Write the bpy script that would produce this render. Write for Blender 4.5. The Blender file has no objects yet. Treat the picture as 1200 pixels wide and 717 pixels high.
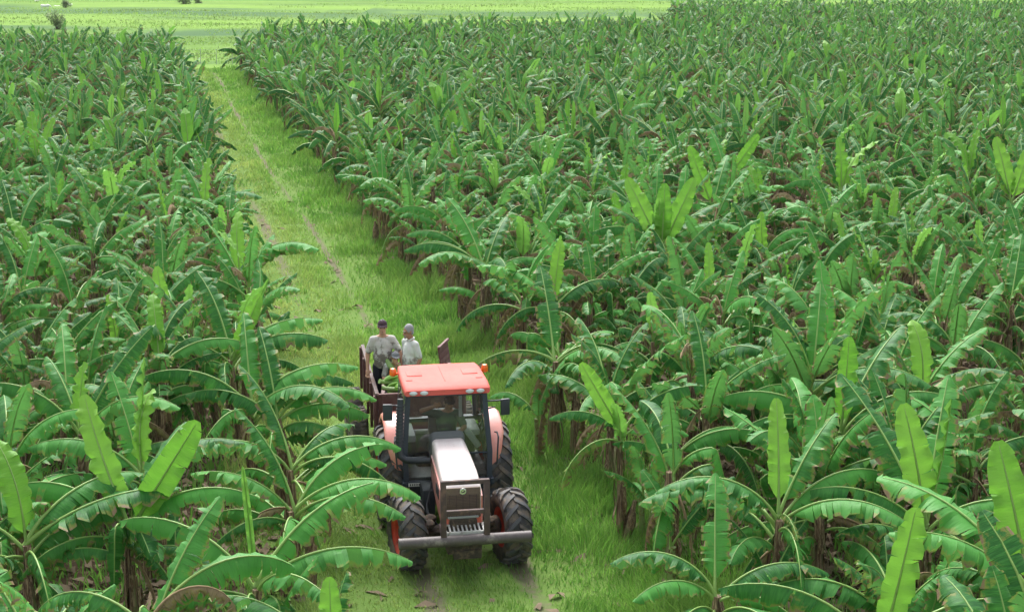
import bpy, bmesh, math, random
import numpy as np
from mathutils import Vector, Matrix, Quaternion
PI = math.pi
R = math.radians
scene = bpy.context.scene
col = scene.collection
random.seed(7)
rng = np.random.default_rng(7)

# ------------------------------------------------------------------ camera
CAM_H = 9.2
TH = 13.2396
cam_d = bpy.data.cameras.new('camera')
cam_d.sensor_width = 36.0
cam_d.lens = 54.0
cam_d.clip_start = 0.5
cam_d.clip_end = 6000.0
cam = bpy.data.objects.new('camera', cam_d)
cam.location = (0, 0, CAM_H)
cam.rotation_euler = (R(90 - TH), 0, 0)
col.objects.link(cam)
scene.camera = cam

# ------------------------------------------------------------------ sky and sun (bright overcast, light from high behind the field)
SUN_EL, SUN_AZ = 52.0, -12.0          # azimuth from +Y, negative = to the left
world = bpy.data.worlds.new('World')
scene.world = world
world.use_nodes = True
wn = world.node_tree
bg = wn.nodes['Background']
sky = wn.nodes.new('ShaderNodeTexSky')
sky.sky_type = 'NISHITA'
sky.sun_disc = False
sky.sun_elevation = R(SUN_EL)
sky.sun_rotation = R(SUN_AZ)
sky.air_density = 1.0
sky.dust_density = 4.0
hs = wn.nodes.new('ShaderNodeHueSaturation')
hs.inputs['Saturation'].default_value = 0.26
wn.links.new(sky.outputs[0], hs.inputs['Color'])
wn.links.new(hs.outputs[0], bg.inputs['Color'])
bg.inputs['Strength'].default_value = 0.15
sun_d = bpy.data.lights.new('sun', 'SUN')
sun_d.energy = 1.3
sun_d.angle = R(34)
sun_d.color = (1.0, 0.975, 0.93)
sun = bpy.data.objects.new('sun', sun_d)
sv = Vector((math.sin(R(SUN_AZ)) * math.cos(R(SUN_EL)), math.cos(R(SUN_AZ)) * math.cos(R(SUN_EL)), math.sin(R(SUN_EL))))
sun.rotation_euler = sv.to_track_quat('Z', 'Y').to_euler()
sun.location = (0, 0, 60)
col.objects.link(sun)
scene.view_settings.view_transform = 'Standard'
scene.view_settings.look = 'None'
scene.view_settings.gamma = 1.0
scene.view_settings.exposure = 1.27
scene.cycles.max_bounces = 6
scene.cycles.transparent_max_bounces = 6

# ------------------------------------------------------------------ helpers
def unproj(px, py, z=0.0):
    """a point of the photograph (1200 px wide) at height z, as a point of the place"""
    f = 1800.0
    th = R(TH)
    fw = Vector((0, math.cos(th), -math.sin(th)))
    up = Vector((0, math.sin(th), math.cos(th)))
    d = fw + Vector((1, 0, 0)) * ((px - 600) / f) + up * ((358.5 - py) / f)
    t = (z - CAM_H) / d.z
    return Vector((0, 0, CAM_H)) + d * t

def proj(p):
    f = 1800.0
    th = R(TH)
    d = Vector(p) - Vector((0, 0, CAM_H))
    zc = d.y * math.cos(th) - d.z * math.sin(th)
    yc = d.y * math.sin(th) + d.z * math.cos(th)
    return 600 + f * d.x / zc, 358.5 - f * yc / zc

def tag(o, label=None, cat=None, group=None, kind=None):
    if label: o['label'] = label
    if cat: o['category'] = cat
    if group: o['group'] = group
    if kind: o['kind'] = kind
    return o

def empty(name, loc, rz=0.0, parent=None):
    o = bpy.data.objects.new(name, None)
    o.location = loc
    o.rotation_euler = (0, 0, rz)
    o.empty_display_size = 0.2
    col.objects.link(o)
    if parent: o.parent = parent
    return o

class MB:
    """collects shapes and links them as one mesh object"""
    def __init__(self):
        self.v, self.f, self.m = [], [], []
    def add(self, vs, fs, mi=0):
        b = len(self.v)
        self.v += [tuple(p) for p in vs]
        for f in fs:
            self.f.append([b + i for i in f]); self.m.append(mi)
        return self
    def box(self, c, s, mi=0, rot=None, ch=0.0):
        x, y, z = s[0] / 2, s[1] / 2, s[2] / 2
        bm = bmesh.new()
        bmesh.ops.create_cube(bm, size=1.0)
        for q in bm.verts: q.co = Vector((q.co.x * s[0], q.co.y * s[1], q.co.z * s[2]))
        if ch > 0:
            bmesh.ops.bevel(bm, geom=list(bm.edges), offset=ch, segments=2, profile=0.6, affect='EDGES')
        M = Matrix.Identity(3) if rot is None else rot
        bm.verts.index_update()
        self.add([Vector(c) + M @ q.co for q in bm.verts], [[q.index for q in fc.verts] for fc in bm.faces], mi)
        bm.free()
        return self
    def tube(self, pts, rad, n=8, mi=0, cap=True, up=(0, 0, 1)):
        pts = [Vector(p) for p in pts]
        rads = rad if isinstance(rad, (list, tuple)) else [rad] * len(pts)
        vs, fs = [], []
        prevn = None
        for i, p in enumerate(pts):
            t = (pts[min(i + 1, len(pts) - 1)] - pts[max(i - 1, 0)]).normalized()
            if prevn is None:
                a = Vector(up)
                if abs(t.dot(a)) > 0.95: a = Vector((1, 0, 0))
                nn = (a - t * a.dot(t)).normalized()
            else:
                nn = (prevn - t * prevn.dot(t)).normalized()
            prevn = nn
            bb = t.cross(nn)
            for k in range(n):
                a = 2 * PI * k / n
                vs.append(p + (nn * math.cos(a) + bb * math.sin(a)) * rads[i])
        for i in range(len(pts) - 1):
            for k in range(n):
                k2 = (k + 1) % n
                fs.append([i * n + k, i * n + k2, (i + 1) * n + k2, (i + 1) * n + k])
        if cap:
            fs.append(list(range(n))[::-1]); fs.append([(len(pts) - 1) * n + k for k in range(n)])
        return self.add(vs, fs, mi)
    def lathe(self, prof, n=24, axis='z', c=(0, 0, 0), mi=0, close=False):
        """prof: (radius, height) along axis"""
        vs, fs = [], []
        c = Vector(c)
        for (r, h) in prof:
            for k in range(n):
                a = 2 * PI * k / n
                p = {'z': (r * math.cos(a), r * math.sin(a), h), 'y': (r * math.cos(a), h, r * math.sin(a)), 'x': (h, r * math.cos(a), r * math.sin(a))}[axis]
                vs.append(c + Vector(p))
        m = len(prof)
        for i in range(m if close else m - 1):
            i2 = (i + 1) % m
            for k in range(n):
                k2 = (k + 1) % n
                fs.append([i * n + k, i * n + k2, i2 * n + k2, i2 * n + k])
        return self.add(vs, fs, mi)
    def loft(self, secs, mi=0, cap=True, closed=True):
        n = len(secs[0]); vs = [p for s in secs for p in s]; fs = []
        for i in range(len(secs) - 1):
            for k in range(n if closed else n - 1):
                k2 = (k + 1) % n
                fs.append([i * n + k, i * n + k2, (i + 1) * n + k2, (i + 1) * n + k])
        if cap and closed:
            fs.append(list(range(n))[::-1]); fs.append([(len(secs) - 1) * n + k for k in range(n)])
        return self.add(vs, fs, mi)
    def ball(self, c, r, n=10, m=6, mi=0, rot=None):
        r = r if isinstance(r, (tuple, list)) else (r, r, r)
        M = Matrix.Identity(3) if rot is None else rot
        vs, fs = [], []
        for i in range(m + 1):
            ph = -PI / 2 + PI * i / m
            for k in range(n):
                a = 2 * PI * k / n
                vs.append(Vector(c) + M @ Vector((r[0] * math.cos(ph) * math.cos(a), r[1] * math.cos(ph) * math.sin(a), r[2] * math.sin(ph))))
        for i in range(m):
            for k in range(n):
                k2 = (k + 1) % n
                fs.append([i * n + k, i * n + k2, (i + 1) * n + k2, (i + 1) * n + k])
        return self.add(vs, fs, mi)
    def mesh(self, name, mats, smooth=True, angle=35):
        me = bpy.data.meshes.new(name)
        me.from_pydata(self.v, [], self.f)
        for m in (mats if isinstance(mats, (list, tuple)) else [mats]): me.materials.append(m)
        me.polygons.foreach_set('material_index', self.m)
        bm = bmesh.new(); bm.from_mesh(me)
        bmesh.ops.remove_doubles(bm, verts=bm.verts, dist=1e-5)
        bmesh.ops.recalc_face_normals(bm, faces=bm.faces)
        for e in bm.edges:
            if len(e.link_faces) == 2 and e.calc_face_angle(0) > R(angle): e.smooth = False
        for fc in bm.faces: fc.smooth = smooth
        bm.to_mesh(me); bm.free()
        me.update()
        return me
    def build(self, name, mats, parent=None, smooth=True, angle=35):
        o = bpy.data.objects.new(name, self.mesh(name, mats, smooth, angle))
        col.objects.link(o)
        if parent: o.parent = parent
        return o

def np_mesh(name, V, Fs, mats=(), midx=None, attrs=None, smooth=True, uv=None):
    """fast mesh from arrays; Fs: list of (n,k) index arrays"""
    me = bpy.data.meshes.new(name)
    V = np.asarray(V, np.float32)
    me.vertices.add(len(V)); me.vertices.foreach_set('co', V.ravel())
    loops = np.concatenate([F.ravel() for F in Fs]).astype(np.int32)
    tot = np.concatenate([np.full(len(F), F.shape[1], np.int32) for F in Fs])
    start = np.concatenate([[0], np.cumsum(tot)[:-1]]).astype(np.int32)
    me.loops.add(len(loops)); me.loops.foreach_set('vertex_index', loops)
    me.polygons.add(len(tot)); me.polygons.foreach_set('loop_start', start); me.polygons.foreach_set('loop_total', tot)
    for m in mats: me.materials.append(m)
    if midx is not None: me.polygons.foreach_set('material_index', np.asarray(midx, np.int32))
    me.update(calc_edges=True)
    me.polygons.foreach_set('use_smooth', np.full(len(tot), smooth))
    for k, a in (attrs or {}).items():
        at = me.attributes.new(k, 'FLOAT', 'POINT'); at.data.foreach_set('value', np.asarray(a, np.float32))
    if uv is not None:
        l = me.uv_layers.new(name='UVMap'); l.data.foreach_set('uv', np.asarray(uv, np.float32)[loops].ravel())
    return me

def link(name, me, parent=None, loc=None, rot=None, scl=None):
    o = bpy.data.objects.new(name, me)
    if loc is not None: o.location = loc
    if rot is not None: o.rotation_euler = rot
    if scl is not None: o.scale = scl
    if parent: o.parent = parent
    col.objects.link(o)
    return o

# ------------------------------------------------------------------ materials
class NT:
    def __init__(self, name):
        self.mat = bpy.data.materials.new(name); self.mat.use_nodes = True
        self.t = self.mat.node_tree; self.p = self.t.nodes['Principled BSDF']; self.out = self.t.nodes['Material Output']
    def n(self, typ, **kw):
        x = self.t.nodes.new(typ)
        for k, v in kw.items():
            if k.startswith('i_'): x.inputs[k[2:].replace('_', ' ')].default_value = v
            else: setattr(x, k, v)
        return x
    def l(self, a, b): self.t.links.new(a, b)
    def mix(self, fac, a, b, blend='MIX'):
        x = self.n('ShaderNodeMix', data_type='RGBA', blend_type=blend)
        for sock, val in ((x.inputs['Factor'], fac), (x.inputs['A'], a), (x.inputs['B'], b)):
            if hasattr(val, 'links'): self.l(val, sock)
            elif isinstance(val, (int, float)): sock.default_value = val
            else: sock.default_value = (*val, 1.0)
        # factor for RGBA data is the first float socket
        return [s for s in x.outputs if s.type == 'RGBA'][0]
    def math(self, op, a, b=0.0, c=None, clamp=False):
        x = self.n('ShaderNodeMath', operation=op, use_clamp=clamp)
        for i, val in enumerate((a, b) if c is None else (a, b, c)):
            if hasattr(val, 'links'): self.l(val, x.inputs[i])
            else: x.inputs[i].default_value = val
        return x.outputs[0]
    def ramp(self, v, lo, hi, a=0.0, b=1.0):
        x = self.n('ShaderNodeMapRange', interpolation_type='SMOOTHSTEP')
        self.l(v, x.inputs['Value'])
        x.inputs['From Min'].default_value = lo; x.inputs['From Max'].default_value = hi
        x.inputs['To Min'].default_value = a; x.inputs['To Max'].default_value = b
        return x.outputs[0]
    def noise(self, scale, detail=4, rough=0.55, vec=None, dist=0.0):
        x = self.n('ShaderNodeTexNoise'); x.inputs['Scale'].default_value = scale; x.inputs['Detail'].default_value = detail
        x.inputs['Roughness'].default_value = rough; x.inputs['Distortion'].default_value = dist
        if vec is not None: self.l(vec, x.inputs['Vector'])
        return x.outputs['Fac']
    def coord(self, which='Object', scale=(1, 1, 1)):
        tc = self.n('ShaderNodeTexCoord'); mp = self.n('ShaderNodeMapping'); mp.inputs['Scale'].default_value = scale
        self.l(tc.outputs[which], mp.inputs['Vector']); return mp.outputs[0]
    def attr(self, name):
        return self.n('ShaderNodeAttribute', attribute_name=name).outputs['Fac']
    def rand(self):
        return self.n('ShaderNodeObjectInfo').outputs['Random']
    def bump(self, h, strength=0.3, dist=0.02):
        b = self.n('ShaderNodeBump'); b.inputs['Strength'].default_value = strength; b.inputs['Distance'].default_value = dist
        self.l(h, b.inputs['Height']); self.l(b.outputs[0], self.p.inputs['Normal']); return b.outputs[0]
    def color(self, c):
        if hasattr(c, 'links'): self.l(c, self.p.inputs['Base Color'])
        else: self.p.inputs['Base Color'].default_value = (*c, 1)
    def set(self, **kw):
        for k, v in kw.items(): self.p.inputs[k.replace('_', ' ')].default_value = v

def m_leaf(name, dark, light, under, dry, transl=0.30, rough=0.52, spec=0.27):
    t = NT(name)
    uv = t.n('ShaderNodeUVMap').outputs[0]
    sx = t.n('ShaderNodeSeparateXYZ'); t.l(uv, sx.inputs[0])
    u, v = sx.outputs[0], sx.outputs[1]
    tone = t.math('ADD', t.attr('tone'), t.math('MULTIPLY_ADD', t.rand(), 0.85, -0.42))
    nz = t.noise(5.0, 3, 0.5, t.coord('Object'))
    tone = t.math('ADD', tone, t.math('MULTIPLY_ADD', nz, 0.5, -0.25))
    c = t.mix(t.ramp(tone, 0.0, 1.0), dark, light)
    # side veins
    cm = t.n('ShaderNodeCombineXYZ'); t.l(t.math('MULTIPLY', u, 1.2), cm.inputs[0]); t.l(t.math('MULTIPLY', v, 70.0), cm.inputs[1])
    vein = t.noise(1.0, 2, 0.6, cm.outputs[0])
    c = t.mix(t.ramp(vein, 0.38, 0.7, 0.0, 0.4), c, light)
    c = t.mix(t.ramp(vein, 0.42, 0.25, 0.0, 0.35), c, tuple(x * .6 for x in dark))
    c = t.mix(t.ramp(u, 0.10, 0.02, 0.0, 0.45), c, under)
    geo = t.n('ShaderNodeNewGeometry')
    c = t.mix(t.math('MULTIPLY', geo.outputs['Backfacing'], 0.65), c, under)
    # dry, wind-burnt margin
    nz2 = t.noise(16.0, 4, 0.65, t.coord('Object'))
    d = t.math('ADD', t.math('ADD', t.attr('dry'), t.math('MULTIPLY', t.ramp(u, 0.6, 1.0), 0.36)), t.math('MULTIPLY_ADD', nz2, 0.9, -0.45))
    dm = t.ramp(d, 0.42, 0.62)
    dry2 = t.mix(nz2, dry, (dry[0] * .45, dry[1] * .42, dry[2] * .4))
    yl = t.mix(t.ramp(d, 0.26, 0.46, 0, 0.55), c, (0.30, 0.27, 0.05))
    c2 = t.mix(dm, yl, dry2)
    t.color(c2)
    t.set(Roughness=rough); t.p.inputs['Specular IOR Level'].default_value = spec
    t.bump(vein, 0.5, 0.014)
    tr = t.n('ShaderNodeBsdfTranslucent')
    t.l(t.mix(0.3, c2, (0.16, 0.42, 0.055)), tr.inputs['Color'])
    ms = t.n('ShaderNodeMixShader')
    t.l(t.math('MULTIPLY_ADD', dm, -transl * 0.6, transl), ms.inputs[0])
    t.l(t.p.outputs[0], ms.inputs[1]); t.l(tr.outputs[0], ms.inputs[2]); t.l(ms.outputs[0], t.out.inputs['Surface'])
    return t.mat

def m_simple(name, c, rough=0.6, metal=0.0, var=0.15, scale=8.0, bump=0.15, spec=0.5, coat=0.0, dirt=None, dirt_lo=0.5, dirt_hi=0.7, dirt_scale=3.0):
    t = NT(name)
    co = t.coord('Object')
    nz = t.noise(scale, 5, 0.6, co)
    cc = t.mix(nz, tuple(x * (1 - var) for x in c), tuple(min(1, x * (1 + var)) for x in c))
    if dirt is not None:
        n2 = t.noise(dirt_scale, 6, 0.65, co)
        cc = t.mix(t.ramp(n2, dirt_lo, dirt_hi), cc, dirt)
        rr = t.ramp(n2, dirt_lo, dirt_hi, rough, max(rough, 0.85)); t.l(rr, t.p.inputs['Roughness'])
    else: t.set(Roughness=rough)
    t.color(cc); t.set(Metallic=metal)
    t.p.inputs['Specular IOR Level'].default_value = spec
    t.p.inputs['Coat Weight'].default_value = coat; t.p.inputs['Coat Roughness'].default_value = 0.12
    if bump: t.bump(nz, bump, 0.02)
    return t.mat

M = {}
DRY = (0.30, 0.21, 0.12)
M['leaf'] = m_leaf('banana_leaf', (0.013, 0.105, 0.018), (0.092, 0.345, 0.058), (0.11, 0.275, 0.088), DRY)
M['lime'] = m_leaf('banana_leaf_young', (0.125, 0.34, 0.030), (0.215, 0.46, 0.055), (0.20, 0.42, 0.09), DRY, transl=0.33, rough=0.5, spec=0.3)
M['dead'] = m_leaf('banana_leaf_dead', (0.16, 0.10, 0.058), (0.42, 0.315, 0.20), (0.36, 0.27, 0.17), (0.36, 0.26, 0.16), transl=0.1, rough=0.85, spec=0.1)
M['rib'] = m_simple('leaf_midrib', (0.22, 0.36, 0.085), 0.45, var=0.3, scale=6)
M['ribdead'] = m_simple('dead_midrib', (0.25, 0.17, 0.09), 0.8, var=0.4, scale=6)

def m_stem():
    t = NT('pseudostem_bark')
    co = t.coord('Object', (9, 9, 1.1))
    a = t.noise(1.6, 5, 0.65, co)
    b = t.noise(4.5, 5, 0.7, co)
    c = t.mix(t.ramp(a, 0.33, 0.62), (0.060, 0.036, 0.024), (0.20, 0.11, 0.062))
    c = t.mix(t.ramp(b, 0.46, 0.60), c, (0.42, 0.31, 0.19))
    c = t.mix(t.ramp(t.noise(0.9, 3, 0.5, co), 0.52, 0.66, 0, 0.8), c, (0.15, 0.18, 0.065))
    t.color(c); t.set(Roughness=0.75); t.bump(b, 0.6, 0.03)
    return t.mat
M['stem'] = m_stem()
M['stemgreen'] = m_simple('pseudostem_green', (0.20, 0.27, 0.085), 0.5, var=0.4, scale=5, dirt=(0.15, 0.09, 0.04), dirt_scale=6, dirt_lo=0.5, dirt_hi=0.62)

def m_ground():
    t = NT('soil_and_litter')
    co = t.coord('Object')
    a = t.noise(0.8, 6, 0.6, co); b = t.noise(9.0, 6, 0.7, co)
    c = t.mix(a, (0.030, 0.021, 0.014), (0.085, 0.058, 0.036))
    c = t.mix(t.ramp(b, 0.52, 0.66), c, (0.17, 0.125, 0.085))
    c = t.mix(t.ramp(t.noise(0.35, 5, 0.6, co), 0.52, 0.66, 0, 0.6), c, (0.05, 0.11, 0.025))
    t.color(c); t.set(Roughness=0.95); t.bump(b, 0.7, 0.05); t.p.inputs['Specular IOR Level'].default_value = 0.04
    return t.mat
M['ground'] = m_ground()

def m_track():
    t = NT('track_turf')
    co = t.coord('Object')
    uvs = t.n('ShaderNodeUVMap').outputs[0]
    b = t.noise(6.0, 6, 0.7, co); a = t.noise(0.7, 5, 0.6, co)
    c = t.mix(a, (0.075, 0.16, 0.03), (0.17, 0.25, 0.07))
    c = t.mix(t.ramp(b, 0.5, 0.72, 0, 0.5), c, (0.16, 0.145, 0.075))
    soil = t.mix(b, (0.105, 0.105, 0.06), (0.19, 0.18, 0.115))
    c = t.mix(t.ramp(t.math('ADD', t.attr('bare'), t.math('MULTIPLY_ADD', b, 0.6, -0.3)), 0.35, 0.65), c, soil)
    t.color(c); t.set(Roughness=0.95); t.bump(b, 0.5, 0.04); t.p.inputs['Specular IOR Level'].default_value = 0.04
    return t.mat
M['track'] = m_track()

def m_grass(name, dark, lush, yellow, transl=0.35):
    t = NT(name)
    c = t.mix(t.attr('tone'), dark, lush)
    c = t.mix(t.attr('yellow'), c, yellow)
    t.color(c); t.set(Roughness=0.5); t.p.inputs['Specular IOR Level'].default_value = 0.35
    tr = t.n('ShaderNodeBsdfTranslucent'); t.l(c, tr.inputs['Color'])
    ms = t.n('ShaderNodeMixShader'); ms.inputs[0].default_value = transl
    t.l(t.p.outputs[0], ms.inputs[1]); t.l(tr.outputs[0], ms.inputs[2]); t.l(ms.outputs[0], t.out.inputs['Surface'])
    return t.mat
M['grass'] = m_grass('grass_blades', (0.085, 0.24, 0.034), (0.23, 0.46, 0.075), (0.45, 0.48, 0.16), .45)
M['mgrass'] = m_grass('meadow_grass', (0.13, 0.24, 0.06), (0.24, 0.40, 0.09), (0.30, 0.34, 0.14), .5)
M['litter'] = m_leaf('leaf_litter', (0.075, 0.05, 0.032), (0.26, 0.20, 0.14), (0.22, 0.17, 0.12), (0.22, 0.16, 0.1), transl=0.05, rough=0.9, spec=0.1)

def m_meadow():
    t = NT('meadow_turf')
    a = t.noise(1.0, 6, 0.62, t.coord('Object', (0.012, 0.055, 1)))
    a2 = t.noise(1.0, 5, 0.6, t.coord('Object', (0.006, 0.03, 1)))
    b = t.noise(1.0, 5, 0.7, t.coord('Object', (0.25, 0.5, 1)))
    c = t.mix(t.ramp(a, 0.32, 0.62), (0.095, 0.175, 0.045), (0.175, 0.295, 0.058))
    c = t.mix(t.ramp(b, 0.5, 0.75, 0, 0.5), c, (0.09, 0.145, 0.04))
    c = t.mix(t.ramp(a2, 0.50, 0.64, 0, 0.8), c, (0.062, 0.125, 0.058))
    t.color(c); t.set(Roughness=0.95); t.bump(b, 0.5, 0.4); t.p.inputs['Specular IOR Level'].default_value = 0.04
    return t.mat
M['meadow'] = m_meadow()

# ------------------------------------------------------------------ the track in the place
HX = 0.24
tdir = Vector((-HX, 1, 0)).normalized()          # away from the camera
tnrm = Vector((1, HX, 0)).normalized()           # to the right of the track
P0 = Vector((1.94, 22.6, 0))                     # a point on the right edge
TW = 5.2
def st(s, q): return P0 + tdir * s + tnrm * q     # s along, q across (0 right edge, -TW left edge)
def to_sq(x, y):
    d = Vector((x, y, 0)) - P0
    return d.dot(tdir), d.dot(tnrm)
S_END = 97.0
def rut(s):    # lateral lines of the two wheel ruts
    w = 0.18 * math.sin(s * 0.09) + 0.1 * math.sin(s * 0.23 + 1)
    return -2.02 + w * .6, -3.5 + w * .6

# ground sheets
def sheet(name, x0, x1, y0, y1, z, mat, nx=2, ny=2, amp=0.0, seed=0):
    xs = np.linspace(x0, x1, nx); ys = np.linspace(y0, y1, ny)
    X, Y = np.meshgrid(xs, ys)
    Z = np.full_like(X, z)
    if amp:
        Z += amp * (np.sin(X * 0.05 + seed) * np.cos(Y * 0.09 + seed) + 0.5 * np.sin(X * 0.13 + Y * 0.07 + 1.3 * seed))
    V = np.stack([X, Y, Z], -1).reshape(-1, 3)
    i = np.arange(nx * ny).reshape(ny, nx)
    F = np.stack([i[:-1, :-1], i[:-1, 1:], i[1:, 1:], i[1:, :-1]], -1).reshape(-1, 4)
    return link(name, np_mesh(name, V, [F], [mat]))
g = sheet('ground', -500, 500, -60, 1600, 0.0, M['ground']); g['kind'] = 'structure'
md = bpy.data.meshes.new('meadow')
# meadow: from behind the two planted blocks to the horizon
far_edge = [(-480, 121), (-26, 121), (-24.4, 117.5), (-20.4, 117.5), (-19.4, 133), (-12, 141), (17.5, 146), (18.5, 187), (60, 190), (480, 190)]
yy = [0, 1, 2, 4, 7, 11, 16, 22, 30, 40, 60, 90, 140, 240, 480, 900, 1500]
V, F = [], []
xs = []
for a, b in zip(far_edge[:-1], far_edge[1:]):
    n = max(1, int(abs(b[0] - a[0]) / 6))
    for k in range(n): xs.append((a[0] + (b[0] - a[0]) * k / n, a[1] + (b[1] - a[1]) * k / n))
xs.append(far_edge[-1])
def meadow_z(x, y):
    e = min(1.0, max(0.0, (y - 125) / 40.0))
    return 0.006 + e * (0.22 * math.sin(x * 0.045 + 1.0) * math.cos(y * 0.11) + 0.16 * math.sin(x * 0.09 + y * 0.21) + 0.35)
for dy in yy:
    for (x, y) in xs:
        V.append((x, y + dy, meadow_z(x, y + dy)))
nx = len(xs); i = np.arange(len(V)).reshape(len(yy), nx)
F = np.stack([i[:-1, :-1], i[:-1, 1:], i[1:, 1:], i[1:, :-1]], -1).reshape(-1, 4)
md = link('meadow', np_mesh('meadow', np.array(V), [F], [M['meadow']])); md['kind'] = 'structure'

# track sheet with the pressed ruts
ss = np.linspace(-22, S_END, 300); qs = np.linspace(-TW - 0.5, 0.35, 60)
V, bare = [], []
for s in ss:
    r1, r2 = rut(s)
    for q in qs:
        p = st(s, q)
        d = min(abs(q - r1), abs(q - r2))
        edge = min(1.0, (q + TW + 0.5) / 0.5, (0.35 - q) / 0.35)
        z = 0.008 + 0.05 * max(0, edge) - 0.06 * math.exp(-(d / 0.2) ** 2) * max(0, edge)
        V.append((p.x, p.y, max(z, 0.005)))
        b1 = math.exp(-((q - r1) / 0.19) ** 2) * (0.46 + 0.08 * math.sin(s * 0.31) + 0.06 * math.sin(s * 0.9))
        b2 = math.exp(-((q - r2) / 0.34) ** 2) * (0.40 + 0.1 * math.sin(s * 0.21 + 2))
        if s < 0: b1 = math.exp(-((q - r1) / 0.26) ** 2) * (0.62 + .22 * math.sin(s * 1.7 + 1))
        b3 = 0.3 * math.exp(-((q + TW - 0.3) / 0.5) ** 2)
        bare.append(1.3 * max(0, b1, b2, b3))
nq = len(qs); i = np.arange(len(V)).reshape(len(ss), nq)
F = np.stack([i[:-1, :-1], i[:-1, 1:], i[1:, 1:], i[1:, :-1]], -1).reshape(-1, 4)
tr = link('grass_track', np_mesh('grass_track', np.array(V), [F], [M['track']], attrs={'bare': np.array(bare)})); tr['kind'] = 'structure'

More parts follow.
